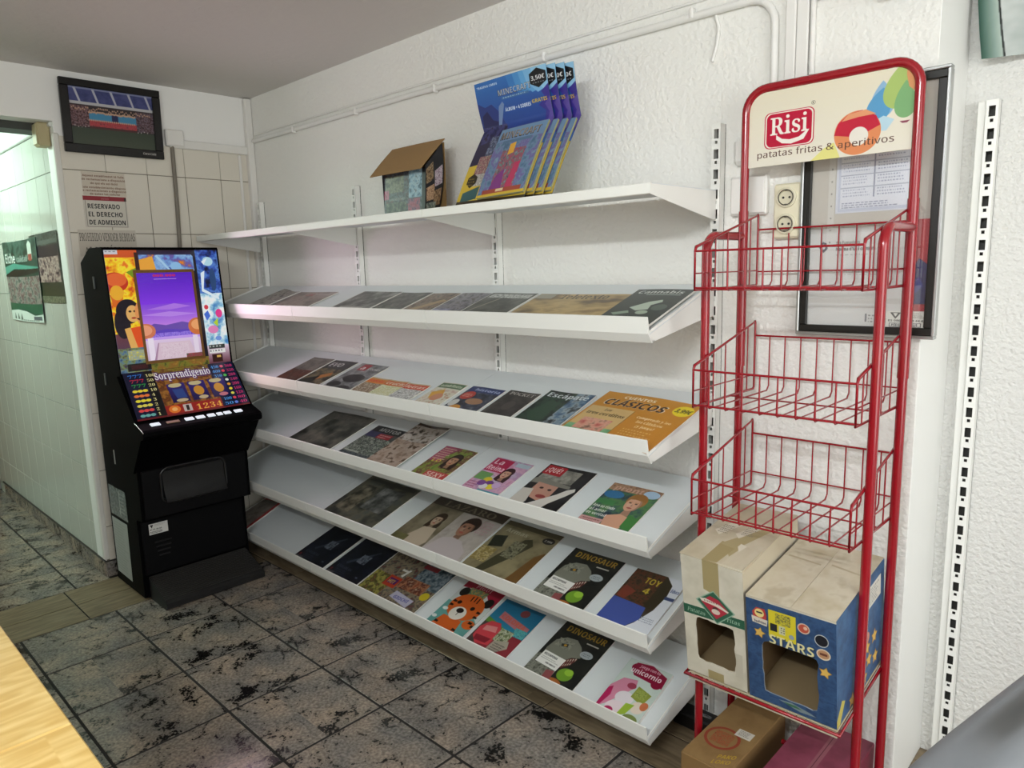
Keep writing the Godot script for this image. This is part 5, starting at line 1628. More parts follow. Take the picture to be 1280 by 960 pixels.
func blue_card(k: int) -> void:
	var lab := ["foremost blue game collector pack with a folded header and yellow base on the top shelf", "second blue game collector pack, tucked just behind the foremost one", "third blue game collector pack, tucked behind the second one", "rearmost blue game collector pack of the four on the top shelf"]
	var dx := 0.026 * k
	var dz := -0.017 * k
	var t := thing("collector_pack", lab[k], "magazine pack", Vector3(-0.69 + dx, 1.844, 0.33 + dz), "blue collector packs on the top shelf")
	var p := pic(250, 330, "2c5aa8")
	p.gr(0, 0, 1, 0.52, "2f6ab4", "25408c")
	for q in [[0.46, 0.86, "3a78bc"], [0.55, 0.90, "4a8cc8"], [0.63, 0.95, "5f9ed2"], [0.70, 1.0, "78b0da"], [0.80, 1.0, "8fc0e0"]]:
		p.p([q[0], 0.0, 1.0, 0.0, 1.0, 0.20 * q[1], q[0] + 0.16, 0.24 * q[1], q[0] + 0.03, 0.12], q[2])
	p.p([0.0, 0.20, 0.10, 0.26, 0.20, 0.24, 0.30, 0.34, 0.36, 0.50, 0.0, 0.56], "26357a")
	p.p([0.04, 0.34, 0.12, 0.30, 0.18, 0.40, 0.30, 0.44, 0.26, 0.56, 0.0, 0.56], "221f52")
	p.p([0.30, 0.28, 0.36, 0.24, 0.38, 0.27, 0.28, 0.48, 0.24, 0.47], "6f86b0")
	p.p([1.0, 0.18, 0.90, 0.24, 0.94, 0.30, 0.84, 0.36, 0.92, 0.42, 0.86, 0.56, 1.0, 0.60], "3a2f8a")
	p.p([1.0, 0.30, 0.92, 0.36, 0.96, 0.44, 0.90, 0.54, 1.0, 0.58], "5a4a9a")
	p.t("TRADING CARDS", 0.03, 0.062, 0.022, "dfe6ee", 0.30)
	p.t("MINECRAFT", 0.32, 0.185, 0.062, "14171d", 0.46)
	p.t("MINECRAFT", 0.325, 0.180, 0.056, "a9adb4", 0.45)
	p.r(0.36, 0.200, 0.38, 0.024, "3f6a9c")
	p.l(0.38, 0.205, 0.34, 1, 0.02, "9ab4d0", 0.5, 2)
	p.p([0.88, 0.015, 0.985, 0.06, 0.985, 0.15, 0.88, 0.20, 0.775, 0.15, 0.775, 0.06], "121318")
	p.t("3,50€", 0.795, 0.125, 0.042, "eef0f2", 0.17)
	p.l(0.81, 0.145, 0.15, 1, 0.02, "7d8088", 0.5, 2)
	p.t("ÁLBUM + 4 SOBRES", 0.38, 0.345, 0.034, "eef2f6", 0.36)
	p.t("GRATIS", 0.76, 0.330, 0.034, "d9b53a", 0.20)
	p.ph(0, 0.46, 0.36, 0.24, ["1f1f3c", "2f2f5c", "4a4a7a", "27203a"], 223, 0.10)
	# base: yellow with small pictures on the left
	p.r(0, 0.66, 1, 0.34, "c9ab3a")
	p.p([0, 0.60, 0.34, 0.56, 0.34, 0.72, 0, 0.74], "2b2742")
	p.ph(0.18, 0.55, 0.16, 0.16, ["3c4a6a", "8a93a8", "262a40", "5c6a86"], 224, 0.25)
	p.ph(0.12, 0.68, 0.22, 0.14, ["5c4a3c", "b8a89a", "7a3a4a", "8d8a7a"], 225, 0.30)
	p.ph(0.14, 0.80, 0.20, 0.08, ["d0ccc4", "8f8c88", "e0ddd6"], 226, 0.4)
	p.p([0.13, 0.795, 0.20, 0.82, 0.20, 0.86, 0.13, 0.89, 0.06, 0.86, 0.06, 0.82], "221c12")
	p.l(0.08, 0.825, 0.10, 3, 0.02, "a8923a", 0.4, 3)
	p.p([0.05, 0.92, 0.28, 0.885, 0.28, 0.965, 0.05, 0.985], "35585a")
	p.r(0, 0.975, 1, 0.025, "3a3020")
	var x0 := -0.862 + dx
	var x1 := -0.525 + dx
	var prof := func(v: float) -> Vector2:
		# (y, z) down the card: header leaning out, a soft fold, base coming forward
		var a := v / 0.50
		if v < 0.50:
			return Vector2(lerpf(2.285, 2.122, a), lerpf(0.250, 0.205, a) + 0.004 * sin(a * PI))
		var b := (v - 0.50) / 0.50
		return Vector2(lerpf(2.122, 1.846, b), lerpf(0.205, 0.365, b) + 0.006 * sin(b * PI))
	var g := G.new()
	g.sheet(func(u: float, v: float) -> Vector3:
		var q: Vector2 = prof.call(v)
		var e := maxf(0.0, u - 0.75) / 0.25
		return Vector3(lerpf(x0, x1, u), q.x + 0.010 * u * (1.0 - v), q.y + dz + 0.012 * e * e * (v - 0.4) - 0.01 * u), 10, 16, 0.0016)
	part(t, "card", g, tex_mat(p.tex(), 0.35))
	# the pack itself fixed to the lower right of the card
	var c := pic(170, 190, "5b7394")
	c.gr(0, 0, 1, 1, "6f8fae", "5a5f8a")
	c.ph(0, 0.2, 1, 0.8, ["4f6a86", "6a86a0", "6a5f94", "7a9aa8"], 227, 0.06)
	c.t("MINECRAFT", 0.06, 0.165, 0.11, "16161a", 0.84)
	c.t("MINECRAFT", 0.07, 0.155, 0.10, "8d8276", 0.82)
	c.r(0.16, 0.19, 0.62, 0.045, "55708c")
	c.ph(0.24, 0.34, 0.5, 0.56, ["4a4a58", "7a6a72", "a8405a", "5f7a70", "8a8aa0"], 228, 0.16)
	c.p([0.20, 0.95, 0.30, 0.70, 0.44, 0.62, 0.50, 0.95], "7a3a7c")
	c.p([0.62, 0.56, 0.74, 0.54, 0.70, 0.92, 0.56, 0.94], "b03a5c")
	c.p([0.36, 0.26, 0.48, 0.24, 0.50, 0.40, 0.38, 0.42], "d9a23a")
	c.r(0.10, 0.90, 0.82, 0.06, "9a4a3a")
	c.r(0.40, 0.905, 0.16, 0.04, "d9c29a")
	c.r(0, 0.96, 1, 0.04, "c9a93a")
	var pg := G.new()
	pg.sheet(func(u: float, v: float) -> Vector3:
		var q: Vector2 = prof.call(0.52 + 0.45 * v)
		return Vector3(lerpf(x0 + 0.115, x1 - 0.006, u), q.x + 0.008 * u, q.y + dz + 0.012 - 0.01 * u + 0.003 * sin(u * PI)), 6, 8, 0.009)
	part(t, "pack", pg, tex_mat(c.tex(), 0.2))

# ---------------------------------------------------------------- slot machine
func build_machine() -> void:
	var t := thing("slot_machine", "black slot machine with a bright lit screen standing against the tiled wall", "slot machine", Vector3(-2.78, 0.0, 0.735))
	var bk: StandardMaterial3D = mat("080809", 0.42)
	bk.metallic_specular = 0.1
	var bk2: StandardMaterial3D = mat("0b0b0d", 0.5)
	bk2.metallic_specular = 0.25
	var za := 0.458
	var zb := 1.018
	var g := G.new()
	g.ext(PackedVector2Array([Vector2(-2.985, 0.012), Vector2(-2.59, 0.012), Vector2(-2.59, 0.425), Vector2(-2.510, 0.435), Vector2(-2.506, 0.690), Vector2(-2.400, 0.830), Vector2(-2.420, 0.925), Vector2(-2.585, 1.160), Vector2(-2.645, 1.756), Vector2(-2.652, 1.766), Vector2(-2.83, 1.768), Vector2(-2.985, 1.700)]), Vector3.ZERO, Vector3.RIGHT, Vector3.UP, Vector3.BACK, za, zb)
	part(t, "cabinet", g, bk)
	var dk := G.new()
	dk.ext(PackedVector2Array([Vector2(-2.520, 0.680), Vector2(-2.365, 0.868), Vector2(-2.335, 0.878), Vector2(-2.326, 0.890), Vector2(-2.328, 0.908), Vector2(-2.340, 0.917), Vector2(-2.424, 0.944), Vector2(-2.60, 1.15), Vector2(-2.62, 1.0)]), Vector3.ZERO, Vector3.RIGHT, Vector3.UP, Vector3.BACK, za - 0.012, zb + 0.012)
	var deck := part(t, "button_deck", dk, bk)
	var edge := G.new()
	edge.tube([Vector3(-2.424, 0.944, zb + 0.013), Vector3(-2.340, 0.917, zb + 0.013), Vector3(-2.327, 0.905, zb + 0.010)], 0.0022, 6)
	inst(edge.mesh(origin_of(t)), mat("bdbdbd", 0.25, 0.8), "edge_trim", deck)
	# lit buttons along the front of the deck
	for q in [[0.12, 0.055], [0.40, 0.052], [0.495, 0.052], [0.59, 0.046], [0.665, 0.034], [0.735, 0.044], [0.835, 0.050]]:
		var z: float = zb + 0.005 - q[0] * 0.57
		var xf := Transform3D(Basis(Vector3.BACK, -0.31), Vector3(-2.378, 0.9315, z))
		var lm := StandardMaterial3D.new()
		lm.albedo_color = Color(0.8, 0.82, 0.84)
		lm.emission_enabled = true
		lm.emission = Color(0.92, 0.96, 1.0)
		lm.emission_energy_multiplier = 0.75
		inst(gbox(Vector3.ZERO, Vector3(0.026, 0.007, q[1] * 0.80), 0.002, xf).mesh(origin_of(t)), lm, "button_light", deck)
	inst(gbox(Vector3.ZERO, Vector3(0.022, 0.005, 0.062), 0.001, Transform3D(Basis(Vector3.BACK, -0.31), Vector3(-2.378, 0.930, zb - 0.145))).mesh(origin_of(t)), mat("7d6a50", 0.4, 0.5), "coin_slot", deck)

	# lit glass above: artwork all round, the screen in the middle
	var P0 := Vector3(-2.588, 1.163, 0.0)
	var P1 := Vector3(-2.646, 1.752, 0.0)
	var out := Vector3(0.589, 0.058, 0).normalized()
	var on := func(v: float, z: float, d := 0.0) -> Vector3: return P1.lerp(P0, v) + Vector3(0, 0, z) + out * d
	var art := machine_art()
	var ga := G.new()
	var zl := zb - 0.006
	var zr := za + 0.010
	ga.quad(on.call(0.0, zl, 0.004), on.call(0.0, zr, 0.004), on.call(1.0, zr, 0.004), on.call(1.0, zl, 0.004), out)
	for e in [[0.0, zl, 0.0, zr], [1.0, zl, 1.0, zr], [0.0, zl, 1.0, zl], [0.0, zr, 1.0, zr]]:
		ga.poly([on.call(e[0], e[1], 0.004), on.call(e[2], e[3], 0.004), on.call(e[2], e[3], -0.002), on.call(e[0], e[1], -0.002)], Vector3.UP if e[0] == e[2] else Vector3.BACK)
	part(t, "lit_artwork", ga, glow_mat(art, 1.0), "lit artwork panel with a fiery left side and icy right side")
	var fz0 := 0.895
	var fz1 := 0.602
	var fv0 := 0.165
	var fv1 := 0.945
	var br := mat("7a5420", 0.35, 0.2)
	var w := 0.012
	for e in [[fv0, fz0, fv0 + 0.025, fz1], [fv1 - 0.025, fz0, fv1, fz1], [fv0 + 0.025, fz0, fv1 - 0.025, fz0 - w], [fv0 + 0.025, fz1 + w, fv1 - 0.025, fz1]]:
		var q := G.new()
		var c := [on.call(e[0], e[1], 0.010), on.call(e[0], e[3], 0.010), on.call(e[2], e[3], 0.010), on.call(e[2], e[1], 0.010)]
		q.poly(c, out)
		for i in 4:
			var a: Vector3 = c[i]
			var b: Vector3 = c[(i + 1) % 4]
			q.poly([a, b, b - out * 0.008, a - out * 0.008], (b - a).cross(out).normalized())
		part(t, "screen_frame", q, br)
	var sg := G.new()
	sg.quad(on.call(fv0 + 0.02, fz0 - 0.01, 0.0065), on.call(fv0 + 0.02, fz1 + 0.01, 0.0065), on.call(fv1 - 0.02, fz1 + 0.01, 0.0065), on.call(fv1 - 0.02, fz0 - 0.01, 0.0065), out)
	part(t, "screen", sg, glow_mat(machine_screen(), 1.0), "violet screen showing hills and a white carpet")
	area("screen_light", on.call(0.5, 0.74, 0.03), out, Vector2(0.5, 0.55), Color(0.95, 0.80, 0.90), 0.45)
	# sloping paytable below
	var Q0 := Vector3(-2.424, 0.944, 0)
	var Q1 := Vector3(-2.585, 1.156, 0)
	var po := Vector3(0.212, 0.161, 0).normalized()
	var pon := func(v: float, z: float, d := 0.0) -> Vector3: return Q1.lerp(Q0, v) + Vector3(0, 0, z) + po * d
	var pg := G.new()
	pg.quad(pon.call(0.0, zl, 0.013), pon.call(0.0, zr, 0.013), pon.call(1.0, zr - 0.006, 0.013), pon.call(1.0, zl + 0.006, 0.013), po)
	part(t, "paytable", pg, glow_mat(machine_paytable(), 0.85), "lit paytable with three reels and columns of numbers")
	for z in [0.828, 0.728, 0.625]:
		var rw := G.new()
		rw.quad(pon.call(0.34, z + 0.008, 0.016), pon.call(0.34, z - 0.076, 0.016), pon.call(0.74, z - 0.080, 0.016), pon.call(0.74, z + 0.004, 0.016), po)
		for e in [[0.34, 0.008, 0.34, -0.076], [0.74, 0.004, 0.74, -0.080], [0.34, 0.008, 0.74, 0.004], [0.34, -0.076, 0.74, -0.080]]:
			rw.poly([pon.call(e[0], z + e[1], 0.016), pon.call(e[2], z + e[3], 0.016), pon.call(e[2], z + e[3], 0.012), pon.call(e[0], z + e[1], 0.012)], Vector3.UP, [Vector2.ZERO, Vector2.ZERO, Vector2.ZERO, Vector2.ZERO])
		part(t, "reel_window", rw, glow_mat(reel_pic(int(z * 1000)), 0.6))
	area("paytable_light", pon.call(0.5, 0.74, 0.05), po, Vector2(0.5, 0.25), Color(1.0, 0.85, 0.75), 0.08)

	# below the deck: coin tray mouth, doors, stickers, vents, foot step
	var mouth := []
	for c in [[0.873, 0.640, PI / 2, PI], [0.873, 0.545, PI, PI * 1.5], [0.630, 0.545, -PI / 2, 0.0], [0.630, 0.640, 0.0, PI / 2]]:
		mouth.append_array(arc(Vector3(-2.503, c[1], c[0]), Vector3.FORWARD, Vector3.UP, 0.042, c[2], c[3], 6))
	part(t, "coin_tray_rim", gtube(mouth, 0.009, 8, true), mat("161618", 0.15))
	var tray := G.new()
	tray.sheet(func(u: float, v: float) -> Vector3: return Vector3(-2.500 + 0.030 * pow(v, 3.0), lerpf(0.665, 0.515, v), lerpf(0.905, 0.598, u)), 10, 8, 0.004)
	part(t, "coin_tray", tray, mat("040405", 0.5))
	part(t, "upper_door", gbox(Vector3(-2.505, 0.562, 0.738), Vector3(0.008, 0.245, 0.53), 0.002), bk2)
	part(t, "lower_door", gbox(Vector3(-2.587, 0.270, 0.738), Vector3(0.010, 0.280, 0.53), 0.003), bk2)
	var st := pic(120, 72, "dcdbd6")
	st.p([0.06, 0.10, 0.24, 0.10, 0.15, 0.40], "2b2a28")
	st.l(0.30, 0.12, 0.62, 2, 0.10, "9a9894", 0.45, 3)
	st.t("91 51 44 44", 0.05, 0.62, 0.14, "33322f", 0.62)
	st.l(0.05, 0.72, 0.9, 2, 0.12, "4c4a46", 0.5, 7)
	var sk := G.new()
	sk.quad(Vector3(-2.5812, 0.390, 0.968), Vector3(-2.5812, 0.390, 0.876), Vector3(-2.5812, 0.334, 0.876), Vector3(-2.5812, 0.334, 0.968), Vector3.RIGHT)
	part(t, "sticker", sk, tex_mat(st.tex(), 0.4), "white rectangular sticker on the lower door")
	for i in 4:
		part(t, "vent_slot", gbox(Vector3(-2.582, 0.290 - 0.024 * i, 0.905), Vector3(0.006, 0.007, 0.085 - 0.010 * i), 0.002), mat("1e1e20", 0.3))
	var step := G.new()
	step.ext(PackedVector2Array([Vector2(-2.59, 0.0), Vector2(-2.395, 0.0), Vector2(-2.382, 0.010), Vector2(-2.382, 0.034), Vector2(-2.395, 0.046), Vector2(-2.59, 0.118)]), Vector3.ZERO, Vector3.RIGHT, Vector3.UP, Vector3.BACK, 0.478, 0.990)
	var sp := part(t, "foot_step", step, mat("100f0f", 0.6))
	for i in 16:
		var u := (i + 0.5) / 16.0
		inst(gbox(Vector3(lerpf(-2.588, -2.397, u), lerpf(0.1185, 0.047, u), 0.734), Vector3(0.006, 0.006, 0.505), 0.0015).mesh(origin_of(t)), mat("2b2927", 0.5), "rubber_ridge", sp)
	# left flank: two paper labels and little fittings
	var sa := pic(80, 60, "6a7072")
	sa.ph(0, 0, 1, 1, ["4a5052", "7d8486", "5f6668", "8d9496"], 241, 0.12)
	sa.r(0.58, 0.08, 0.03, 0.84, "a3aaab")
	sa.l(0.62, 0.14, 0.3, 6, 0.12, "a0a6a6", 0.4, 3)
	var lg := G.new()
	var fz := zb + 0.0016
	lg.quad(Vector3(-2.962, 0.545, fz), Vector3(-2.712, 0.545, fz), Vector3(-2.712, 0.385, fz), Vector3(-2.962, 0.385, fz), Vector3.BACK)
	part(t, "label_window", lg, tex_mat(sa.tex(), 0.15), "grey glazed label on the left flank")
	var sb := pic(80, 110, "a2a5a2")
	sb.l(0.08, 0.06, 0.84, 18, 0.05, "8c908d", 0.35, 4)
	var lg2 := G.new()
	lg2.quad(Vector3(-2.962, 0.368, fz), Vector3(-2.735, 0.368, fz), Vector3(-2.748, 0.055, fz), Vector3(-2.962, 0.060, fz), Vector3.BACK)
	part(t, "label_sheet", lg2, tex_mat(sb.tex(), 0.35), "pale grey printed sheet on the left flank")
	part(t, "lock_plate", gbox(Vector3(-2.806, 0.716, zb + 0.002), Vector3(0.008, 0.075, 0.004), 0.001), mat("b5b5b2", 0.3, 0.5))
	part(t, "hinge", gbox(Vector3(-2.80, 1.60, zb + 0.003), Vector3(0.014, 0.06, 0.006), 0.001), mat("5b5d5e", 0.35, 0.6))
	part(t, "hinge", gbox(Vector3(-2.80, 1.12, zb + 0.003), Vector3(0.014, 0.06, 0.006), 0.001), mat("5b5d5e", 0.35, 0.6))
	for q in [Vector3(-2.94, 0.006, 0.50), Vector3(-2.94, 0.006, 0.97), Vector3(-2.63, 0.006, 0.50), Vector3(-2.63, 0.006, 0.97)]:
		part(t, "foot", gbox(q, Vector3(0.05, 0.012, 0.05), 0.002), mat("1a1a1a", 0.6))

func machine_art() -> ImageTexture:
	var p := pic(400, 430, "1a1420")
	# fiery left column
	p.gr(0, 0, 0.29, 1, "d9561a", "3a2f58")
	p.ph(0, 0.06, 0.29, 0.62, ["d8490f", "f09a12", "ffd21c", "ffe93a", "f07818"], 250, 0.045)
	p.e(0.055, 0.26, 0.11, 0.08, "c8341a")
	p.e(0.07, 0.24, 0.085, 0.055, "e8662a")
	p.p([0.0, 0.36, 0.11, 0.36, 0.09, 0.46, 0.02, 0.46], "e06a1c")
	p.e(0.06, 0.345, 0.055, 0.06, "f0b02a")
	p.p([0.16, 0.18, 0.26, 0.14, 0.25, 0.26], "7a9a1c")
	# woman with long black hair in an orange top
	p.e(0.13, 0.50, 0.10, 0.10, "17101e")
	p.e(0.07, 0.60, 0.065, 0.12, "17101e")
	p.e(0.165, 0.52, 0.055, 0.07, "e8b46a")
	p.e(0.145, 0.50, 0.012, 0.008, "2a1814")
	p.e(0.185, 0.50, 0.012, 0.008, "2a1814")
	p.e(0.17, 0.555, 0.02, 0.008, "b0402c")
	p.e(0.24, 0.52, 0.055, 0.10, "e89a5a")
	p.p([0.19, 0.56, 0.29, 0.55, 0.29, 0.585, 0.22, 0.58], "1d1218")
	p.p([0.11, 0.64, 0.25, 0.62, 0.29, 0.80, 0.15, 0.84], "e8531a")
	p.p([0.08, 0.64, 0.13, 0.63, 0.17, 0.80, 0.28, 0.84, 0.26, 0.88, 0.12, 0.86], "e8b05c")
	p.ph(0.0, 0.80, 0.29, 0.20, ["2c4a6c", "5a7a96", "7a8a4a", "3a3050"], 251, 0.08)
	p.ph(0.08, 0.82, 0.16, 0.08, ["c9b93a", "8fa0a8", "e0d24a"], 252, 0.2)
	p.r(0.06, 0.93, 0.20, 0.06, "120d10")
	p.r(0.09, 0.942, 0.14, 0.035, "3a0d14")
	# top band
	p.gr(0.27, 0, 0.53, 0.17, "2a1a2c", "5b7ac0")
	p.ph(0.27, 0.04, 0.53, 0.14, ["e8842a", "6a5aa8", "6f9ad8", "9ac0e8", "3a55b0"], 253, 0.035)
	p.r(0.245, 0.02, 0.035, 0.16, "3a1a10")
	p.r(0.765, 0.02, 0.035, 0.18, "17171f")
	p.e(0.78, 0.03, 0.03, 0.025, "2a2c38")
	p.p([0.28, 0.08, 0.40, 0.05, 0.42, 0.18, 0.28, 0.18], "f0a83a")
	p.p([0.44, 0.04, 0.56, 0.18, 0.54, 0.18, 0.42, 0.05], "a9d0f0")
	p.e(0.60, 0.14, 0.05, 0.04, "8fc0ea")
	# icy right column
	p.gr(0.79, 0, 0.21, 1, "16224a", "3a5ad0")
	p.ph(0.79, 0.0, 0.21, 0.42, ["101a3a", "2a4aa8", "5a8ad8", "1c3070"], 254, 0.05)
	p.ph(0.79, 0.38, 0.21, 0.48, ["4a86c8", "8ac0e0", "d8f0f8", "ffffff", "e8f8f0"], 255, 0.04)
	p.e(0.90, 0.10, 0.05, 0.04, "b8e0f0")
	p.p([0.80, 0.05, 0.84, 0.10, 0.90, 0.07, 0.86, 0.13], "f0f8ff")
	p.p([0.82, 0.20, 0.86, 0.18, 0.83, 0.34, 0.97, 0.42, 0.97, 0.44, 0.81, 0.36], "e8f6ff")
	p.e(0.93, 0.26, 0.03, 0.10, "2a4a7a")
	p.e(0.945, 0.56, 0.032, 0.038, "e8208a")
	p.e(0.87, 0.70, 0.05, 0.035, "e88ac0")
	p.e(0.83, 0.50, 0.02, 0.02, "d83a4a")
	p.p([0.80, 0.56, 0.84, 0.53, 0.86, 0.58, 0.82, 0.62], "3a6ad8")
	p.p([0.88, 0.64, 0.93, 0.60, 0.92, 0.68], "b8d82a")
	p.e(0.91, 0.78, 0.03, 0.02, "7aa0e8")
	p.gr(0.79, 0.84, 0.21, 0.16, "e8d8e8", "6a3a48")
	p.r(0.805, 0.835, 0.155, 0.035, "3a3f3c")
	p.r(0.805, 0.875, 0.155, 0.035, "e8e8e4")
	p.l(0.81, 0.842, 0.13, 1, 0.03, "a9b0ac", 0.5, 2)
	p.l(0.81, 0.882, 0.13, 1, 0.025, "77757a", 0.5, 3)
	p.r(0.825, 0.92, 0.10, 0.07, "33120e")
	p.r(0.87, 0.93, 0.04, 0.02, "d8b05a")
	p.r(0.0, 0.0, 0.11, 0.035, "cfcfd4")
	p.l(0.01, 0.008, 0.09, 1, 0.02, "8f8f96", 0.4, 2)
	# beneath the screen
	p.r(0.26, 0.93, 0.53, 0.07, "4a3a18")
	p.ph(0.26, 0.93, 0.53, 0.07, ["3a3c18", "7a7a2a", "8a5a24", "a89038"], 256, 0.06)
	return p.tex()

func machine_screen() -> ImageTexture:
	var p := pic(200, 330, "7a3ad8")
	p.gr(0, 0, 1, 0.36, "5a22c8", "8a3af0")
	p.gr(0, 0.36, 1, 0.25, "8a4ae8", "c886f0")
	p.p([0.1, 0.42, 0.6, 0.36, 0.9, 0.40, 0.5, 0.43], "b57af0")
	p.p([0.0, 0.48, 0.5, 0.45, 1, 0.49, 0.5, 0.51], "c08af4")
	p.p([0, 0.63, 0.2, 0.58, 0.4, 0.605, 0.7, 0.575, 1.0, 0.62, 1, 0.74, 0, 0.74], "6a4ab0")
	p.p([0, 0.68, 0.4, 0.65, 0.8, 0.67, 1, 0.70, 1, 0.76, 0, 0.76], "5a3ac0")
	p.ph(0.1, 0.69, 0.8, 0.05, ["5a34c8", "a88af0", "6a4ad8"], 260, 0.3)
	p.r(0, 0.735, 1, 0.03, "c9a0f8")
	p.e(0.04, 0.66, 0.17, 0.085, "d87a54")
	p.e(0.02, 0.65, 0.13, 0.06, "f0a07a")
	p.e(0.97, 0.64, 0.17, 0.10, "d8743a")
	p.e(0.98, 0.62, 0.12, 0.06, "f4a868")
	p.gr(0, 0.765, 1, 0.235, "e8d0f0", "d0b8d0")
	p.r(0.05, 0.74, 0.10, 0.25, "f4e8f8")
	p.r(0.86, 0.74, 0.09, 0.25, "f0e2f4")
	p.p([0.22, 0.80, 0.80, 0.80, 0.90, 1.0, 0.12, 1.0], "e2c8d8")
	p.ph(0.26, 0.82, 0.5, 0.16, ["d8b8cc", "ecd8e4", "dcc2d2"], 261, 0.25)
	p.p([0.22, 0.80, 0.24, 0.80, 0.16, 1.0, 0.12, 1.0], "b08aa8")
	p.t("000.000", 0.29, 0.052, 0.026, "e8303a", 0.40)
	p.r(0.30, 0.075, 0.40, 0.006, "c9a8f0")
	p.ph(0.7, 0.95, 0.3, 0.05, ["3a7a5a", "a83a4a", "6a5a3a"], 262, 0.3)
	return p.tex()

func machine_paytable() -> ImageTexture:
	var p := pic(400, 230, "0d1428")
	p.gr(0, 0, 1, 1, "141a34", "0c1526")
	p.ph(0.24, 0, 0.52, 0.26, ["5a4a18", "8a7a2a", "6a3a1c", "3a4a1c"], 270, 0.05)
	p.ph(0.25, 0.22, 0.50, 0.78, ["7a4a18", "a8702a", "5a3012", "8a4a1c"], 271, 0.05)
	p.r(0.25, 0.78, 0.50, 0.20, "9c1f14")
	for q in [[0.0, 0.03], [0.012, -0.02], [-0.008, -0.02], [0.006, 0.03]]:
		p.t("Sorprendigenio", 0.248 + q[0], 0.215 + q[1], 0.15, "5a3a6c", 0.51, 2)
	p.t("Sorprendigenio", 0.25, 0.215, 0.15, "f8f4f8", 0.505, 2)
	var inks := ["3a8ae8", "e8304a", "3ac04a", "f0d83a", "f07a3a", "f0e03a", "e8d858", "e84a4a", "6ab0a8"]
	var nums := ["100", "50", "20", "10", "4", "3", "2", "2", "1"]
	p.r(0.0, 0.02, 0.235, 0.96, "0c1030")
	p.r(0.17, 0.0, 0.075, 1, "0a0a0c")
	for i in 9:
		var y := 0.06 + i * 0.102
		if i < 3:
			p.t("777", 0.035 + i * 0.004, y + 0.065, 0.07, inks[i], 0.115, 2)
		else:
			for k in 3:
				p.e(0.055 + k * 0.042, y + 0.035, 0.022, 0.030, inks[i])
		p.t(nums[i], 0.180, y + 0.065, 0.062, "f4eaa0", 0.0, 2)
	p.r(0.755, 0.02, 0.245, 0.96, "0b1636")
	for i in 9:
		var y := 0.05 + i * 0.104
		p.t(str(50 * (9 - i)), 0.775, y + 0.06, 0.062, "58a8f0", 0.075, 2)
		p.e(0.880, y + 0.03, 0.017, 0.030, ["e85a7a", "e83a5a", "58c05a", "f0f0e8", "f0a03a", "f0d83a", "e8e058", "e84a5a", "6a8ae8"][i])
		p.t(str(40 * (9 - i)), 0.912, y + 0.06, 0.062, "e83a78", 0.070, 2)
	p.e(0.325, 0.87, 0.050, 0.080, "e8782a")
	p.e(0.325, 0.87, 0.024, 0.038, "f4b86a")
	p.r(0.40, 0.80, 0.075, 0.15, "c9b8b0")
	p.r(0.425, 0.82, 0.025, 0.11, "2a1a18")
	for i in 4:
		p.t(str(i + 1), 0.515 + i * 0.060, 0.945, 0.115, "f4b44a", 0.0, 2)
	p.r(0, 0.965, 1, 0.035, "6a1a20")
	return p.tex()

func reel_pic(s: int) -> ImageTexture:
	var p := pic(60, 60, "2a1a6c")
	p.gr(0, 0, 1, 1, "3a2a8c", "1c1450")
	var rg := RandomNumberGenerator.new()
	rg.seed = s
	p.e(0.45, 0.10, 0.38, 0.12, "e8d8a0")
	if s < 800:
		p.e(0.5, 0.52, 0.30, 0.26, "f0a83a")
		p.e(0.62, 0.90, 0.28, 0.10, "e88a9a" if s < 700 else "e8d0a0")
	else:
		p.p([0.2, 0.3, 0.8, 0.3, 0.9, 0.8, 0.3, 0.8], "33509c")
		p.e(0.55, 0.92, 0.34, 0.09, "e8cfa0")
	return p.tex()

# ---------------------------------------------------------------- red wire rack
const RX := 0.1285
const RZ := 0.101
const RW := 0.462
const RD := 0.218

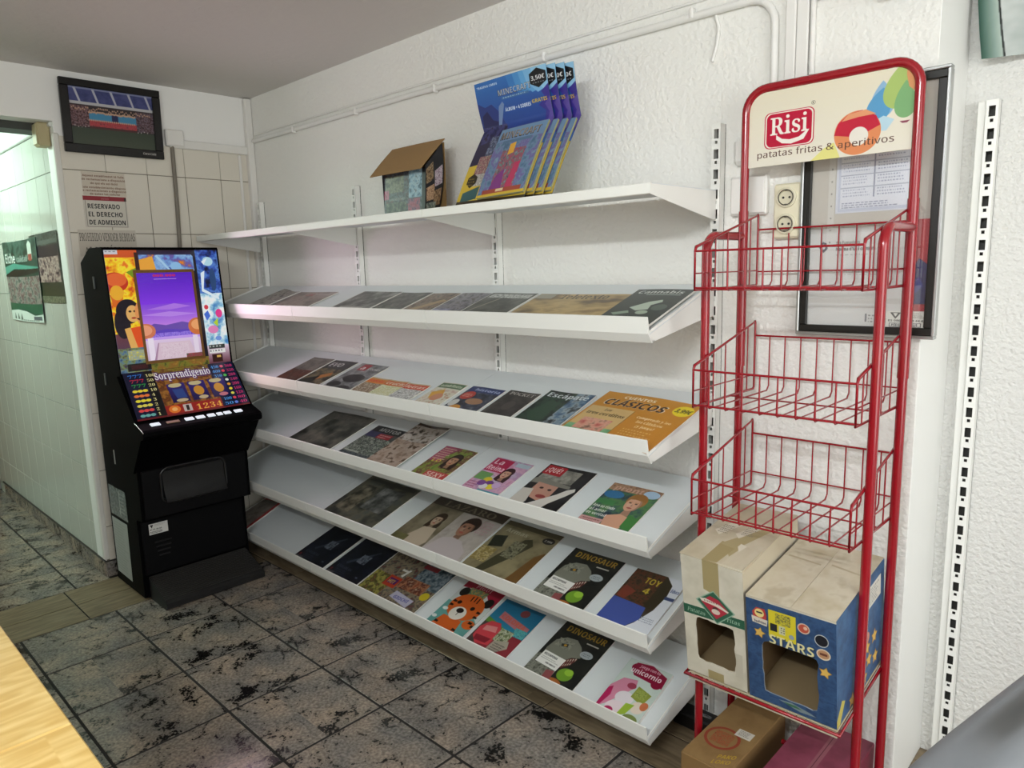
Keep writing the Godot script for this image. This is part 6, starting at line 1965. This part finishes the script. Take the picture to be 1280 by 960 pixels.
func build_rack() -> void:
	var t := thing("wire_rack", "tall red tubular snack rack with three wire baskets and a sign on top", "display rack", Vector3(RX + RW / 2, 0.0, RZ + RD / 2))
	var red := mat("950d1d", 0.22)
	red = red.duplicate()
	red.clearcoat_enabled = true
	red.clearcoat = 0.5
	red.clearcoat_roughness = 0.15
	var xl := RX
	var xr := RX + RW
	var zb := RZ
	var zf := RZ + RD
	# rear frame: two posts joined by a rounded arch
	var top := 2.105
	var r := 0.062
	var p := [Vector3(xl, 0.012, zb), Vector3(xl, 1.0, zb), Vector3(xl + 0.003, top - r, zb)]
	p.append_array(arc(Vector3(xl + 0.003 + r, top - r, zb), Vector3.RIGHT, Vector3.UP, r, PI, PI / 2, 8).slice(1))
	p.append_array(arc(Vector3(xr - r, top - r, zb), Vector3.RIGHT, Vector3.UP, r, PI / 2, 0.0, 8))
	p.append_array([Vector3(xr, 1.0, zb), Vector3(xr, 0.012, zb)])
	part(t, "arch_frame", gtube(p, 0.0125, 14), red)
	for x in [xl + 0.002, xr]:
		part(t, "sleeve", gtube([Vector3(x, 1.30, zb), Vector3(x, 1.765, zb)], 0.0145, 14), red)
	# front posts that bend back to the rear frame
	for x in [xl, xr]:
		var q := [Vector3(x, 0.012, zf), Vector3(x, 0.9, zf), Vector3(x, 1.64, zf)]
		q.append_array(arc(Vector3(x, 1.64, zf - 0.052), Vector3.BACK, Vector3.UP, 0.052, 0.0, PI / 2, 8).slice(1))
		q.append(Vector3(x, 1.692, zb + 0.010))
		part(t, "post", gtube(q, 0.0125, 14), red)
		for z in [zb, zf]:
			part(t, "foot", gtube([Vector3(x, 0.0, z), Vector3(x, 0.016, z)], 0.0145, 12), mat("1b1b1b", 0.6))
		part(t, "side_rail", gtube([Vector3(x, 0.10, zb), Vector3(x, 0.10, zf)], 0.008, 10), red)
	part(t, "back_rail", gtube([Vector3(xl, 0.10, zb), Vector3(xr, 0.10, zb)], 0.008, 10), red)
	# sign board under the arch
	var s := pic(512, 256, "e2dbc8")
	sign_art(s)
	var sx0 := xl + 0.013
	var sx1 := xr - 0.012
	var sy0 := 1.888
	var sy1 := 2.096
	var ol := PackedVector2Array([Vector2(sx0, sy0), Vector2(sx1, sy0)])
	for c in [[sx1 - 0.048, 0.0], [sx0 + 0.048, PI / 2]]:
		for i in 7:
			var a: float = c[1] + PI / 2 * i / 6.0
			ol.append(Vector2(c[0] + 0.048 * cos(a), sy1 - 0.048 + 0.048 * sin(a)))
	var sg := G.new()
	sg.ext(ol, Vector3.ZERO, Vector3.RIGHT, Vector3.UP, Vector3.BACK, zb - 0.003, zb + 0.003)
	for i in sg.v.size():
		sg.uv[i] = Vector2((sg.v[i].x - sx0) / (sx1 - sx0), 1.0 - (sg.v[i].y - sy0) / (sy1 - sy0))
	var sm := tex_mat(s.tex(), 0.12)
	part(t, "sign_board", sg, sm, "cream sign board with a red logo and coloured drops")
	# three baskets
	for y in [1.5435, 1.219, 0.9055]:
		basket(t, y, red)
	# tilted bottom tray for the boxes
	var f := Vector3(0, 0.405, RZ + 0.319)
	var b := Vector3(0, 0.455, RZ - 0.040)
	var tray := Node3D.new()
	tray.name = "bottom_tray"
	t.add_child(tray, true)
	var ring := [Vector3(xl + 0.010, f.y + 0.012, f.z), Vector3(xr - 0.010, f.y + 0.012, f.z), Vector3(xr - 0.010, b.y + 0.012, b.z), Vector3(xl + 0.010, b.y + 0.012, b.z)]
	inst(gtube(ring, 0.0038, 8, true).mesh(origin_of(t)), red, "rim_wire", tray)
	for i in 9:
		var x := lerpf(xl + 0.02, xr - 0.02, i / 8.0)
		inst(gtube([Vector3(x, f.y + 0.009, f.z), Vector3(x, b.y + 0.009, b.z)], 0.0022, 6).mesh(origin_of(t)), red, "wire", tray)

func basket(t: Node3D, y: float, red: Material) -> void:
	var bn := Node3D.new()
	bn.name = "basket"
	t.add_child(bn, true)
	var o := origin_of(t)
	var x0 := RX + 0.0145
	var x1 := RX + RW - 0.0145
	var z0 := RZ - 0.0726
	var z1 := RZ + 0.3054
	var hf := 0.1046
	var hp := 0.1687
	var hb := 0.2136
	var put := func(path: Array, rr: float, nm: String, closed := false) -> void:
		inst(gtube(path, rr, 6, closed).mesh(o), red, nm, bn)
	# side outline loops
	for x in [x0, x1]:
		put.call([Vector3(x, y, z1), Vector3(x, y + hf, z1), Vector3(x, y + hf + 0.012, z1 - 0.006), Vector3(x, y + hb - 0.004, z0 + 0.010), Vector3(x, y + hb, z0 + 0.003), Vector3(x, y + hb - 0.006, z0), Vector3(x, y + 0.006, z0), Vector3(x, y, z0 + 0.006)], 0.0032, "side_loop", true)
		for i in 5:
			var k := (i + 0.6) / 5.3
			var z := lerpf(z1, z0, k)
			put.call([Vector3(x, y, z), Vector3(x, lerpf(y + hf + 0.012, y + hb, k), z)], 0.0021, "wire")
		put.call([Vector3(x, y + 0.045, z1), Vector3(x, y + 0.045, z0)], 0.0021, "wire")
	# long bars: front rim, front foot, back rim, back middle, floor
	for q in [[hf, z1, 0.0032], [0.006, z1, 0.0028], [hp, z0, 0.0032], [0.042, z0, 0.0024], [0.0, z1 - 0.035, 0.0024], [0.0, z0 + 0.16, 0.0024]]:
		put.call([Vector3(x0, y + q[0], q[1]), Vector3(x1, y + q[0], q[1])], q[2], "rail")
	# bent wires from the back rim over the floor to the front rim
	for i in 8:
		var x := lerpf(x0, x1, (i + 1.0) / 9.0)
		put.call([Vector3(x, y + hp, z0), Vector3(x, y + 0.014, z0), Vector3(x, y, z0 + 0.014), Vector3(x, y, z1 - 0.004), Vector3(x, y + 0.004, z1), Vector3(x, y + hf, z1)], 0.0021, "wire")

func drop(p: Pic, cx: float, cy: float, w: float, h: float, c: String, tilt := 0.0) -> void:
	var a := []
	for i in 32:
		var t := TAU * i / 32.0
		var k := pow(sin(t * 0.5), 0.9)
		var x := sin(t) * k * w
		var y := -cos(t) * h
		a.append(cx + x * cos(tilt) - y * sin(tilt) * 0.5)
		a.append(cy + x * sin(tilt) * 2.0 + y * cos(tilt))
	p.p(a, c)

func sign_art(p: Pic) -> void:
	p.gr(0, 0, 1, 1, "e4dcc6", "e6e0d2")
	# red logo panel
	var pts := []
	for c in [[0.160, 0.39, PI], [0.385, 0.39, -PI / 2], [0.385, 0.685, 0.0], [0.160, 0.685, PI / 2]]:
		for i in 6:
			var a: float = c[2] + PI / 2 * i / 5.0
			pts.append([c[0] + cos(a) * 0.035, c[1] + sin(a) * 0.07])
	for k in [[1.10, "b9203a"], [1.06, "eee6da"], [1.0, "b81f3c"]]:
		var q := []
		for w in pts:
			q.append(0.2725 + (w[0] - 0.2725) * k[0])
			q.append(0.5375 + (w[1] - 0.5375) * k[0])
		p.p(q, k[1])
	p.t("Risi", 0.150, 0.600, 0.230, "f2eae2", 0.245, 2)
	p.p([0.19, 0.60, 0.23, 0.66, 0.28, 0.68, 0.34, 0.66, 0.395, 0.58, 0.405, 0.58, 0.37, 0.70, 0.29, 0.74, 0.23, 0.72, 0.19, 0.66], "f2eae2")
	p.e(0.425, 0.255, 0.013, 0.025, "4a4742")
	p.e(0.425, 0.255, 0.011, 0.021, "e4dcc6")
	p.t("R", 0.420, 0.268, 0.026, "4a4742", 0.0, 1)
	p.t("patatas fritas & aperitivos", 0.065, 0.885, 0.085, "5a4a44", 0.84, 0)
	# drops and rings
	p.p([0.42, 1.0, 0.50, 0.86, 0.56, 0.80, 0.60, 1.0], "e2dc8a")
	drop(p, 0.83, 0.36, 0.085, 0.22, "8fb6d6", 0.0)
	drop(p, 0.815, 0.42, 0.085, 0.20, "5d9cc8", 0.2)
	drop(p, 0.915, 0.24, 0.100, 0.26, "a9c070", 0.1)
	drop(p, 0.955, 0.40, 0.075, 0.22, "7fae78", 0.0)
	p.p([0.955, 0.0, 1.0, 0.0, 1.0, 0.32, 0.97, 0.26, 0.955, 0.12], "d99a6a")
	p.p([0.80, 0.60, 0.84, 0.56, 0.90, 0.62, 0.86, 0.74, 0.80, 0.74], "b9d6e4")
	p.e(0.695, 0.72, 0.135, 0.27, "dc8a5c")
	p.p([0.56, 0.72, 0.58, 0.58, 0.64, 0.48, 0.72, 0.45, 0.80, 0.54, 0.825, 0.66, 0.76, 0.72, 0.66, 0.76], "c0293f")
	p.p([0.60, 0.56, 0.64, 0.48, 0.74, 0.45, 0.80, 0.52, 0.70, 0.53], "e09a70")
	p.e(0.705, 0.765, 0.055, 0.115, "e8e2d8")
	p.t("patatas fritas & aperitivos", 0.065, 0.885, 0.085, "5a4038", 0.84, 0)
	p.p([0.93, 0.655, 0.985, 0.655, 0.97, 0.68, 0.945, 0.68], "8a4a5a")

# ---------------------------------------------------------------- boxes on and under the rack
func crate(nm: String, label: String, at: Vector3, tilt: float) -> Node3D:
	var t := Node3D.new()
	t.name = numbered(nm)
	add_child(t)
	tag(t, label, "box")
	t.position = at
	t.basis = Basis(Vector3.RIGHT, tilt)
	return t

# a carton seen from the front: w, h, d; a ragged window cut in its face
func carton(t: Node3D, w: float, h: float, d: float, face: Material, right: Material, top: Material, win: Rect2, sd: int) -> void:
	var kraft := mat("7d6443", 0.85)
	var rg := RandomNumberGenerator.new()
	rg.seed = sd
	var inner := PackedVector2Array()
	var outer := PackedVector2Array()
	var c := win.get_center()
	for side in 4:
		for i in 9:
			var u := i / 9.0
			var a: Vector2
			match side:
				0: a = Vector2(lerpf(win.position.x, win.end.x, u), win.position.y)
				1: a = Vector2(win.end.x, lerpf(win.position.y, win.end.y, u))
				2: a = Vector2(lerpf(win.end.x, win.position.x, u), win.end.y)
				3: a = Vector2(win.position.x, lerpf(win.end.y, win.position.y, u))
			var jag := rg.randf_range(-0.0025, 0.0025)
			if i == 0:
				jag = 0.0
				a = a.lerp(c, 0.05)
			inner.append(a + (c - a).normalized() * jag)
			var e: Vector2
			match side:
				0: e = Vector2(u * w, 0.0)
				1: e = Vector2(w, u * h)
				2: e = Vector2((1.0 - u) * w, h)
				3: e = Vector2(0.0, (1.0 - u) * h)
			outer.append(e)
	var g := G.new()
	g.ring(outer, inner, Vector3.ZERO, Vector3.RIGHT, Vector3.UP, Vector3.BACK, 0.004, Vector2(w, h))
	lpart(t, "front_panel", g, face)
	lpart(t, "front_liner", gring(outer, inner, w, h), kraft)
	var gr := G.new()
	gr.quad(Vector3(w, h, 0), Vector3(w, h, -d), Vector3(w, 0, -d), Vector3(w, 0, 0), Vector3.RIGHT)
	gr.box(Vector3(w - 0.0025, h / 2, -d / 2), Vector3(0.003, h, d - 0.002))
	lpart(t, "side_panel", gr, right)
	lpart(t, "side_panel", gbox(Vector3(0.002, h / 2, -d / 2 - 0.002), Vector3(0.004, h, d - 0.006)), top)
	for x in [0.0055, w - 0.0055]:
		lpart(t, "liner", gbox(Vector3(x, h / 2, -d / 2 - 0.004), Vector3(0.002, h - 0.012, d - 0.02)), kraft)
	lpart(t, "back_panel", gbox(Vector3(w / 2, h / 2, -d + 0.002), Vector3(w - 0.010, h - 0.002, 0.004)), kraft)
	lpart(t, "bottom_panel", gbox(Vector3(w / 2, 0.002, -d / 2 - 0.002), Vector3(w - 0.008, 0.004, d - 0.008)), mat("8f7a58", 0.85))

func gring(outer: PackedVector2Array, inner: PackedVector2Array, w: float, h: float) -> G:
	var g := G.new()
	var o2 := PackedVector2Array()
	for q in outer:
		o2.append(Vector2(clampf(q.x, 0.006, w - 0.006), clampf(q.y, 0.006, h - 0.006)))
	g.ring(o2, inner, Vector3(0, 0, -0.0045), Vector3.RIGHT, Vector3.UP, Vector3.BACK, 0.001, Vector2(w, h))
	return g

func build_boxes() -> void:
	var tilt := 0.139
	var cream := mat("c9bea6", 0.75)
	# white carton with a green band
	var w := 0.186
	var h := 0.380
	var d := 0.36
	var a := crate("carton", "white snack carton with a green band and red diamond on the rack", Vector3(0.146, 0.432, 0.418), tilt)
	var f := pic(190, 388, "cfc8b6")
	f.ph(0, 0, 1, 1, ["c6bfac", "d2cbb9", "d9d2c2"], 301, 0.02)
	f.r(0.36, 0.0, 0.26, 0.24, "a49468")
	f.p([0.36, 0.22, 0.62, 0.24, 0.62, 0.28, 0.36, 0.24], "a49468")
	f.p([0.0, 0.415, 1.0, 0.40, 1.0, 0.475, 0.0, 0.49], "23573f")
	f.t("Patatas", 0.06, 0.468, 0.034, "b9d0b8", 0.30, 3, 0.2)
	f.t("Fritas", 0.66, 0.455, 0.034, "b9d0b8", 0.26, 3, 0.2)
	f.p([0.22, 0.345, 0.52, 0.235, 0.86, 0.375, 0.56, 0.505], "8fae98")
	f.p([0.25, 0.345, 0.52, 0.245, 0.83, 0.375, 0.56, 0.495], "2c5f47")
	f.p([0.31, 0.345, 0.46, 0.285, 0.60, 0.30, 0.76, 0.375, 0.55, 0.465], "b02a3c")
	f.p([0.28, 0.325, 0.38, 0.315, 0.60, 0.335, 0.76, 0.375, 0.74, 0.385, 0.56, 0.36, 0.32, 0.345], "ddd5c6")
	f.l(0.36, 0.328, 0.34, 1, 0.02, "8f4a4c", 0.5, 3)
	f.e(0.545, 0.385, 0.05, 0.02, "4a2a24")
	f.e(0.545, 0.405, 0.07, 0.022, "d9c9bc")
	f.r(0.36, 0.93, 0.26, 0.07, "a49468")
	f.r(0.82, 0.70, 0.12, 0.20, "c2bba9")
	carton(a, w, h, d, tex_mat(f.tex(), 0.7), cream, cream, Rect2(0.036, 0.048, 0.118, 0.142), 5)
	var tp := pic(150, 290, "c8bca4")
	tp.ph(0, 0, 1, 1, ["beb298", "c9bea6", "d0c6b0"], 302, 0.02)
	tp.r(0.36, 0.66, 0.26, 0.34, "a49468")
	tp.p([0.36, 0.70, 0.72, 0.30, 0.86, 0.34, 0.62, 0.72], "ac9d74")
	tp.p([0.10, 0.52, 0.26, 0.30, 0.40, 0.34, 0.22, 0.58], "dcd4c2")
	tp.l(0.16, 0.40, 0.18, 5, 0.03, "8d8470", 0.5, 3)
	tp.p([0.42, 0.50, 0.64, 0.24, 0.76, 0.28, 0.52, 0.56], "dcd4c2")
	tp.l(0.50, 0.36, 0.18, 5, 0.03, "8d8470", 0.5, 4)
	var tg := G.new()
	tg.quad(Vector3(-0.002, h + 0.004, -d), Vector3(w + 0.004, h + 0.006, -d), Vector3(w + 0.004, h - 0.004, 0.003), Vector3(-0.002, h + 0.003, 0.003), Vector3.UP)
	tg.box(Vector3(w / 2, h - 0.003, -d / 2), Vector3(w - 0.006, 0.004, d - 0.004))
	lpart(a, "top_flap", tg, tex_mat(tp.tex(), 0.75), "cream top flap with brown tape and torn labels")
	# blue carton
	w = 0.234
	h = 0.314
	var b := crate("carton", "blue printed snack carton with cartoon stars and a large cut out window on the rack", Vector3(0.340, 0.432, 0.421), tilt)
	f = pic(240, 322, "2c4a74")
	f.ph(0, 0, 1, 1, ["233c60", "2c4970", "35547c", "284064"], 303, 0.05)
	for j in 9:
		for i in 5:
			f.r(0.02 + i * 0.22 + (j % 2) * 0.1, 0.30 + j * 0.078, 0.10, 0.008, "23406a")
	f.r(0, 0, 1, 0.022, "d5cdbc")
	f.p([0.07, 0.14, 0.12, 0.09, 0.22, 0.09, 0.24, 0.15, 0.23, 0.22, 0.09, 0.21], "b83a34")
	f.e(0.155, 0.14, 0.055, 0.04, "e8d58a")
	f.r(0.12, 0.128, 0.07, 0.014, "1d1d20")
	f.p([0.06, 0.18, 0.25, 0.19, 0.24, 0.25, 0.07, 0.24], "d9d0c0")
	f.t("Tosfritos", 0.09, 0.235, 0.022, "2a2a38", 0.14)
	f.r(0.26, 0.075, 0.31, 0.255, "d6c62c")
	f.ph(0.34, 0.09, 0.17, 0.10, ["2a2a26", "8d8a4a", "d6c62c", "3f3f38"], 304, 0.3)
	f.r(0.28, 0.20, 0.08, 0.07, "23232a")
	f.r(0.38, 0.20, 0.07, 0.08, "c9c9a8")
	f.e(0.52, 0.275, 0.03, 0.022, "8d9aa8")
	f.l(0.40, 0.215, 0.06, 3, 0.02, "5a5a3c", 0.5, 2)
	f.t("STARS", 0.275, 0.405, 0.092, "1c2a3c", 0.50)
	f.t("STARS", 0.265, 0.395, 0.088, "e2d9a0", 0.50)
	f.l(0.30, 0.425, 0.48, 1, 0.02, "b9c4d4", 0.5, 3)
	f.e(0.655, 0.155, 0.068, 0.048, "d9c0a8")
	f.e(0.655, 0.155, 0.055, 0.038, "b8503c")
	f.e(0.675, 0.148, 0.022, 0.016, "e0b8a0")
	f.e(0.845, 0.215, 0.075, 0.056, "c9c9c4")
	f.e(0.845, 0.215, 0.066, 0.048, "14161f")
	f.e(0.865, 0.335, 0.075, 0.050, "dccab0")
	f.e(0.865, 0.335, 0.062, 0.038, "b88a64")
	f.r(0.825, 0.325, 0.08, 0.02, "6a3a2c")
	for q in [[0.15, 0.33], [0.88, 0.50]]:
		star(f, q[0], q[1], 0.075, 0.056)
	f.p([0.35, 0.93, 0.50, 0.915, 0.70, 0.945, 0.78, 0.965, 0.6, 0.975], "7d8a8c")
	f.p([0.40, 0.935, 0.55, 0.93, 0.62, 0.95, 0.48, 0.955], "3a6a4c")
	var sp := pic(300, 290, "35608f")
	sp.ph(0, 0, 1, 1, ["2c4c72", "365d86", "406a94"], 305, 0.05)
	for q in [[0.62, 0.66], [0.78, 0.64], [0.66, 0.80], [0.56, 0.92], [0.80, 0.86], [0.30, 0.94]]:
		star(sp, q[0], q[1], 0.07, 0.075)
	sp.r(0.60, 0.10, 0.32, 0.20, "d9d6cc")
	sp.l(0.64, 0.13, 0.24, 6, 0.026, "8d8b84", 0.5, 3)
	sp.e(0.56, 0.44, 0.06, 0.07, "8f9a3c")
	sp.e(0.60, 0.56, 0.07, 0.06, "d08a74")
	sp.p([0.0, 0.93, 0.10, 0.80, 0.16, 0.84, 0.06, 1.0, 0.0, 1.0], "c9bb5a")
	carton(b, w, h, d, tex_mat(f.tex(), 0.55), tex_mat(sp.tex(), 0.55), mat("2f5080", 0.6), Rect2(0.042, 0.030, 0.146, 0.160), 6)
	for k in 2:
		var x0 := 0.001 if k == 0 else 0.122
		var x1 := 0.121 if k == 0 else w - 0.001
		var fl := G.new()
		fl.sheet(func(u: float, v: float) -> Vector3: return Vector3(lerpf(x0, x1, u), h + 0.002 + 0.004 * (u if k == 0 else 1.0 - u) * (1.0 - v), lerpf(-d, 0.002, v)), 3, 3, 0.004)
		var tf := pic(110, 290, "c8bda6")
		tf.ph(0, 0, 1, 1, ["c0b498", "cabfa8", "d0c7b2", "bdb198"], 306 + k, 0.02)
		tf.p([0.1, 0.30, 0.9, 0.34, 0.9, 0.36, 0.1, 0.325], "b3a68c")
		lpart(b, "top_flap", fl, tex_mat(tf.tex(), 0.75), "cream cardboard top flap")
	# thin cardboard laid in the tray under them
	var sh := crate("cardboard_sheet", "worn cream cardboard sheet lying in the tray under the two cartons", Vector3(0.150, 0.424, 0.4165), tilt)
	sh.set_meta("category", "cardboard")
	lpart(sh, "sheet", gbox(Vector3(0.212, 0.0, -0.17), Vector3(0.424, 0.005, 0.34), 0.001), mat("bdb093", 0.8))
	lpart(sh, "front_edge", gbox(Vector3(0.212, -0.010, 0.003), Vector3(0.424, 0.016, 0.004), 0.001), mat("c9bfa8", 0.8))
	# cartons on the floor below
	var kb := crate("carton", "brown kraft carton with a round red print on the floor under the rack", Vector3(0.155, 0.0, 0.47), 0.0)
	var kw := 0.150
	var kh := 0.195
	var kd := 0.39
	var kt := pic(150, 390, "8a6b40")
	kt.ph(0, 0, 1, 1, ["83653b", "8f7045", "967749"], 311, 0.02)
	kt.e(0.42, 0.66, 0.36, 0.145, "8f3a24")
	kt.e(0.42, 0.66, 0.30, 0.12, "8d6c40")
	kt.ph(0.22, 0.58, 0.40, 0.16, ["8f3a24", "8d6c40", "a04a2c", "8a6b40"], 312, 0.2)
	kt.r(0.55, 0.46, 0.34, 0.10, "d4cfc4")
	kt.l(0.60, 0.475, 0.26, 4, 0.018, "6a665e", 0.5, 3)
	kt.t("PAKO", 0.62, 0.90, 0.05, "b8962c", 0.30, 1, 0.0, 0.6)
	kt.t("LOKO", 0.60, 0.98, 0.05, "b8962c", 0.30, 1, 0.0, 0.6)
	lpart(kb, "body", gbox(Vector3(kw / 2, kh / 2, -kd / 2), Vector3(kw, kh, kd), 0.003), mat("86673d", 0.8))
	var kg := G.new()
	kg.quad(Vector3(0.002, kh + 0.0012, -kd + 0.002), Vector3(kw - 0.002, kh + 0.0012, -kd + 0.002), Vector3(kw - 0.002, kh + 0.0012, -0.002), Vector3(0.002, kh + 0.0012, -0.002), Vector3.UP)
	lpart(kb, "top_flap", kg, tex_mat(kt.tex(), 0.75))
	var rb := crate("carton", "dark pink carton with clear tape on the floor behind the front rack post", Vector3(0.365, 0.0, 0.46), 0.0)
	var pt := pic(180, 380, "843a4e")
	pt.ph(0, 0, 1, 1, ["7a3448", "8a3e54", "93465c"], 313, 0.02)
	pt.r(0.46, 0.0, 0.10, 1.0, "9a5c68")
	pt.r(0.50, 0.0, 0.012, 1.0, "5f2434")
	lpart(rb, "body", gbox(Vector3(0.10, 0.0975, -0.20), Vector3(0.20, 0.195, 0.40), 0.003), mat("7a2c40", 0.6))
	var pg := G.new()
	pg.quad(Vector3(0.002, 0.1962, -0.398), Vector3(0.198, 0.1962, -0.398), Vector3(0.198, 0.1962, -0.002), Vector3(0.002, 0.1962, -0.002), Vector3.UP)
	lpart(rb, "top_flap", pg, tex_mat(pt.tex(), 0.5))
	# black box with a loop of cable at the foot of the shelving
	var bb := thing("power_strip", "black box with a loop of grey cable at the foot of the last upright", "power strip", Vector3(0.02, 0.0, 0.10))
	part(bb, "body", gbox(Vector3(0.0, 0.028, 0.085), Vector3(0.17, 0.055, 0.07), 0.006), mat("0c0c0e", 0.4))
	part(bb, "cable", gtube(arc(Vector3(0.03, 0.064, 0.095), Vector3.RIGHT, Vector3(0, 0.5, 0.86), 0.022, 0.0, TAU * 0.9, 16), 0.003, 6), mat("77787a", 0.4))

func star(p: Pic, cx: float, cy: float, rx: float, ry: float) -> void:
	for k in [[1.0, "b8842c"], [0.82, "dcb45a"]]:
		var q := []
		for i in 10:
			var a := PI * i / 5.0 + 0.2
			var r: float = (1.0 if i % 2 == 0 else 0.52) * k[0]
			q.append(cx + sin(a) * rx * r)
			q.append(cy - cos(a) * ry * r)
		p.p(q, k[1])

# ---------------------------------------------------------------- counter and seat near the camera
func build_counter_and_seat() -> void:
	var t := thing("counter", "pale yellow wood topped counter in the near left corner", "counter", Vector3(0.0, 0.0, 2.25))
	var tx := []
	for k in 3:
		tx.append(tex_mat(wood("e3c582", "cda65c", 90 + k), 0.35))
	for i in 10:
		var x := -2.06 + 0.40 * i
		var g := gbox(Vector3(x, 1.036, 2.268), Vector3(0.3985, 0.028, 0.60), 0.002)
		for j in g.v.size():
			g.uv[j] = Vector2(g.v[j].z * 1.6 + 0.3 * i, (g.v[j].x + g.v[j].y) * 1.6)
		part(t, "top_board", g, tx[i % 3])
	part(t, "front_panel", gbox(Vector3(-0.26, 0.511, 2.05), Vector3(4.0, 1.022, 0.03), 0.002), mat("b9a684", 0.6))
	part(t, "side_panel", gbox(Vector3(1.725, 0.511, 2.30), Vector3(0.03, 1.022, 0.46), 0.002), mat("b9a684", 0.6))
	# the grey backrest that cuts into the lower right corner
	var s := thing("bar_stool", "smooth dark grey backrest of a stool cut off in the lower right corner", "stool", Vector3(1.16, 0.0, 1.34))
	var gm := mat("6c6f73", 0.5)
	var bg := G.new()
	bg.sheet(func(u: float, v: float) -> Vector3:
		var a := (u - 0.5) * TAU
		var b := (v - 0.5) * PI
		var c := Vector3(pow(absf(cos(b)), 0.45) * signf(cos(a)) * pow(absf(cos(a)), 0.5), signf(sin(b)) * pow(absf(sin(b)), 0.45), pow(absf(cos(b)), 0.45) * signf(sin(a)) * pow(absf(sin(a)), 0.5))
		return Vector3(1.058, 0.972, 1.34) + Basis(Vector3.UP, -0.21) * Vector3(c.x * 0.045, c.y * 0.195, c.z * 0.34), 40, 24, 0.001, false)
	part(s, "backrest", bg, gm)
	part(s, "back_bar", gtube([Vector3(1.06, 0.90, 1.34), Vector3(1.07, 0.70, 1.34), Vector3(1.12, 0.67, 1.34), Vector3(1.30, 0.67, 1.34)], 0.018, 10), mat("2c2d2f", 0.4))
	var cu := G.new()
	cu.lathe([Vector2(0.0, 0.84), Vector2(0.16, 0.835), Vector2(0.185, 0.815), Vector2(0.185, 0.79), Vector2(0.16, 0.77), Vector2(0.0, 0.765)], 28, Transform3D(Basis(), Vector3(1.30, -0.085, 1.34)))
	part(s, "seat", cu, gm)
	part(s, "column", gtube([Vector3(1.30, 0.02, 1.34), Vector3(1.30, 0.69, 1.34)], 0.028, 14), mat("9a9c9e", 0.25, 0.9))
	var ba := G.new()
	ba.lathe([Vector2(0.0, 0.045), Vector2(0.06, 0.04), Vector2(0.20, 0.015), Vector2(0.205, 0.0), Vector2(0.0, 0.0)], 28, Transform3D(Basis(), Vector3(1.30, 0.0, 1.34)))
	part(s, "base", ba, mat("9a9c9e", 0.25, 0.9))
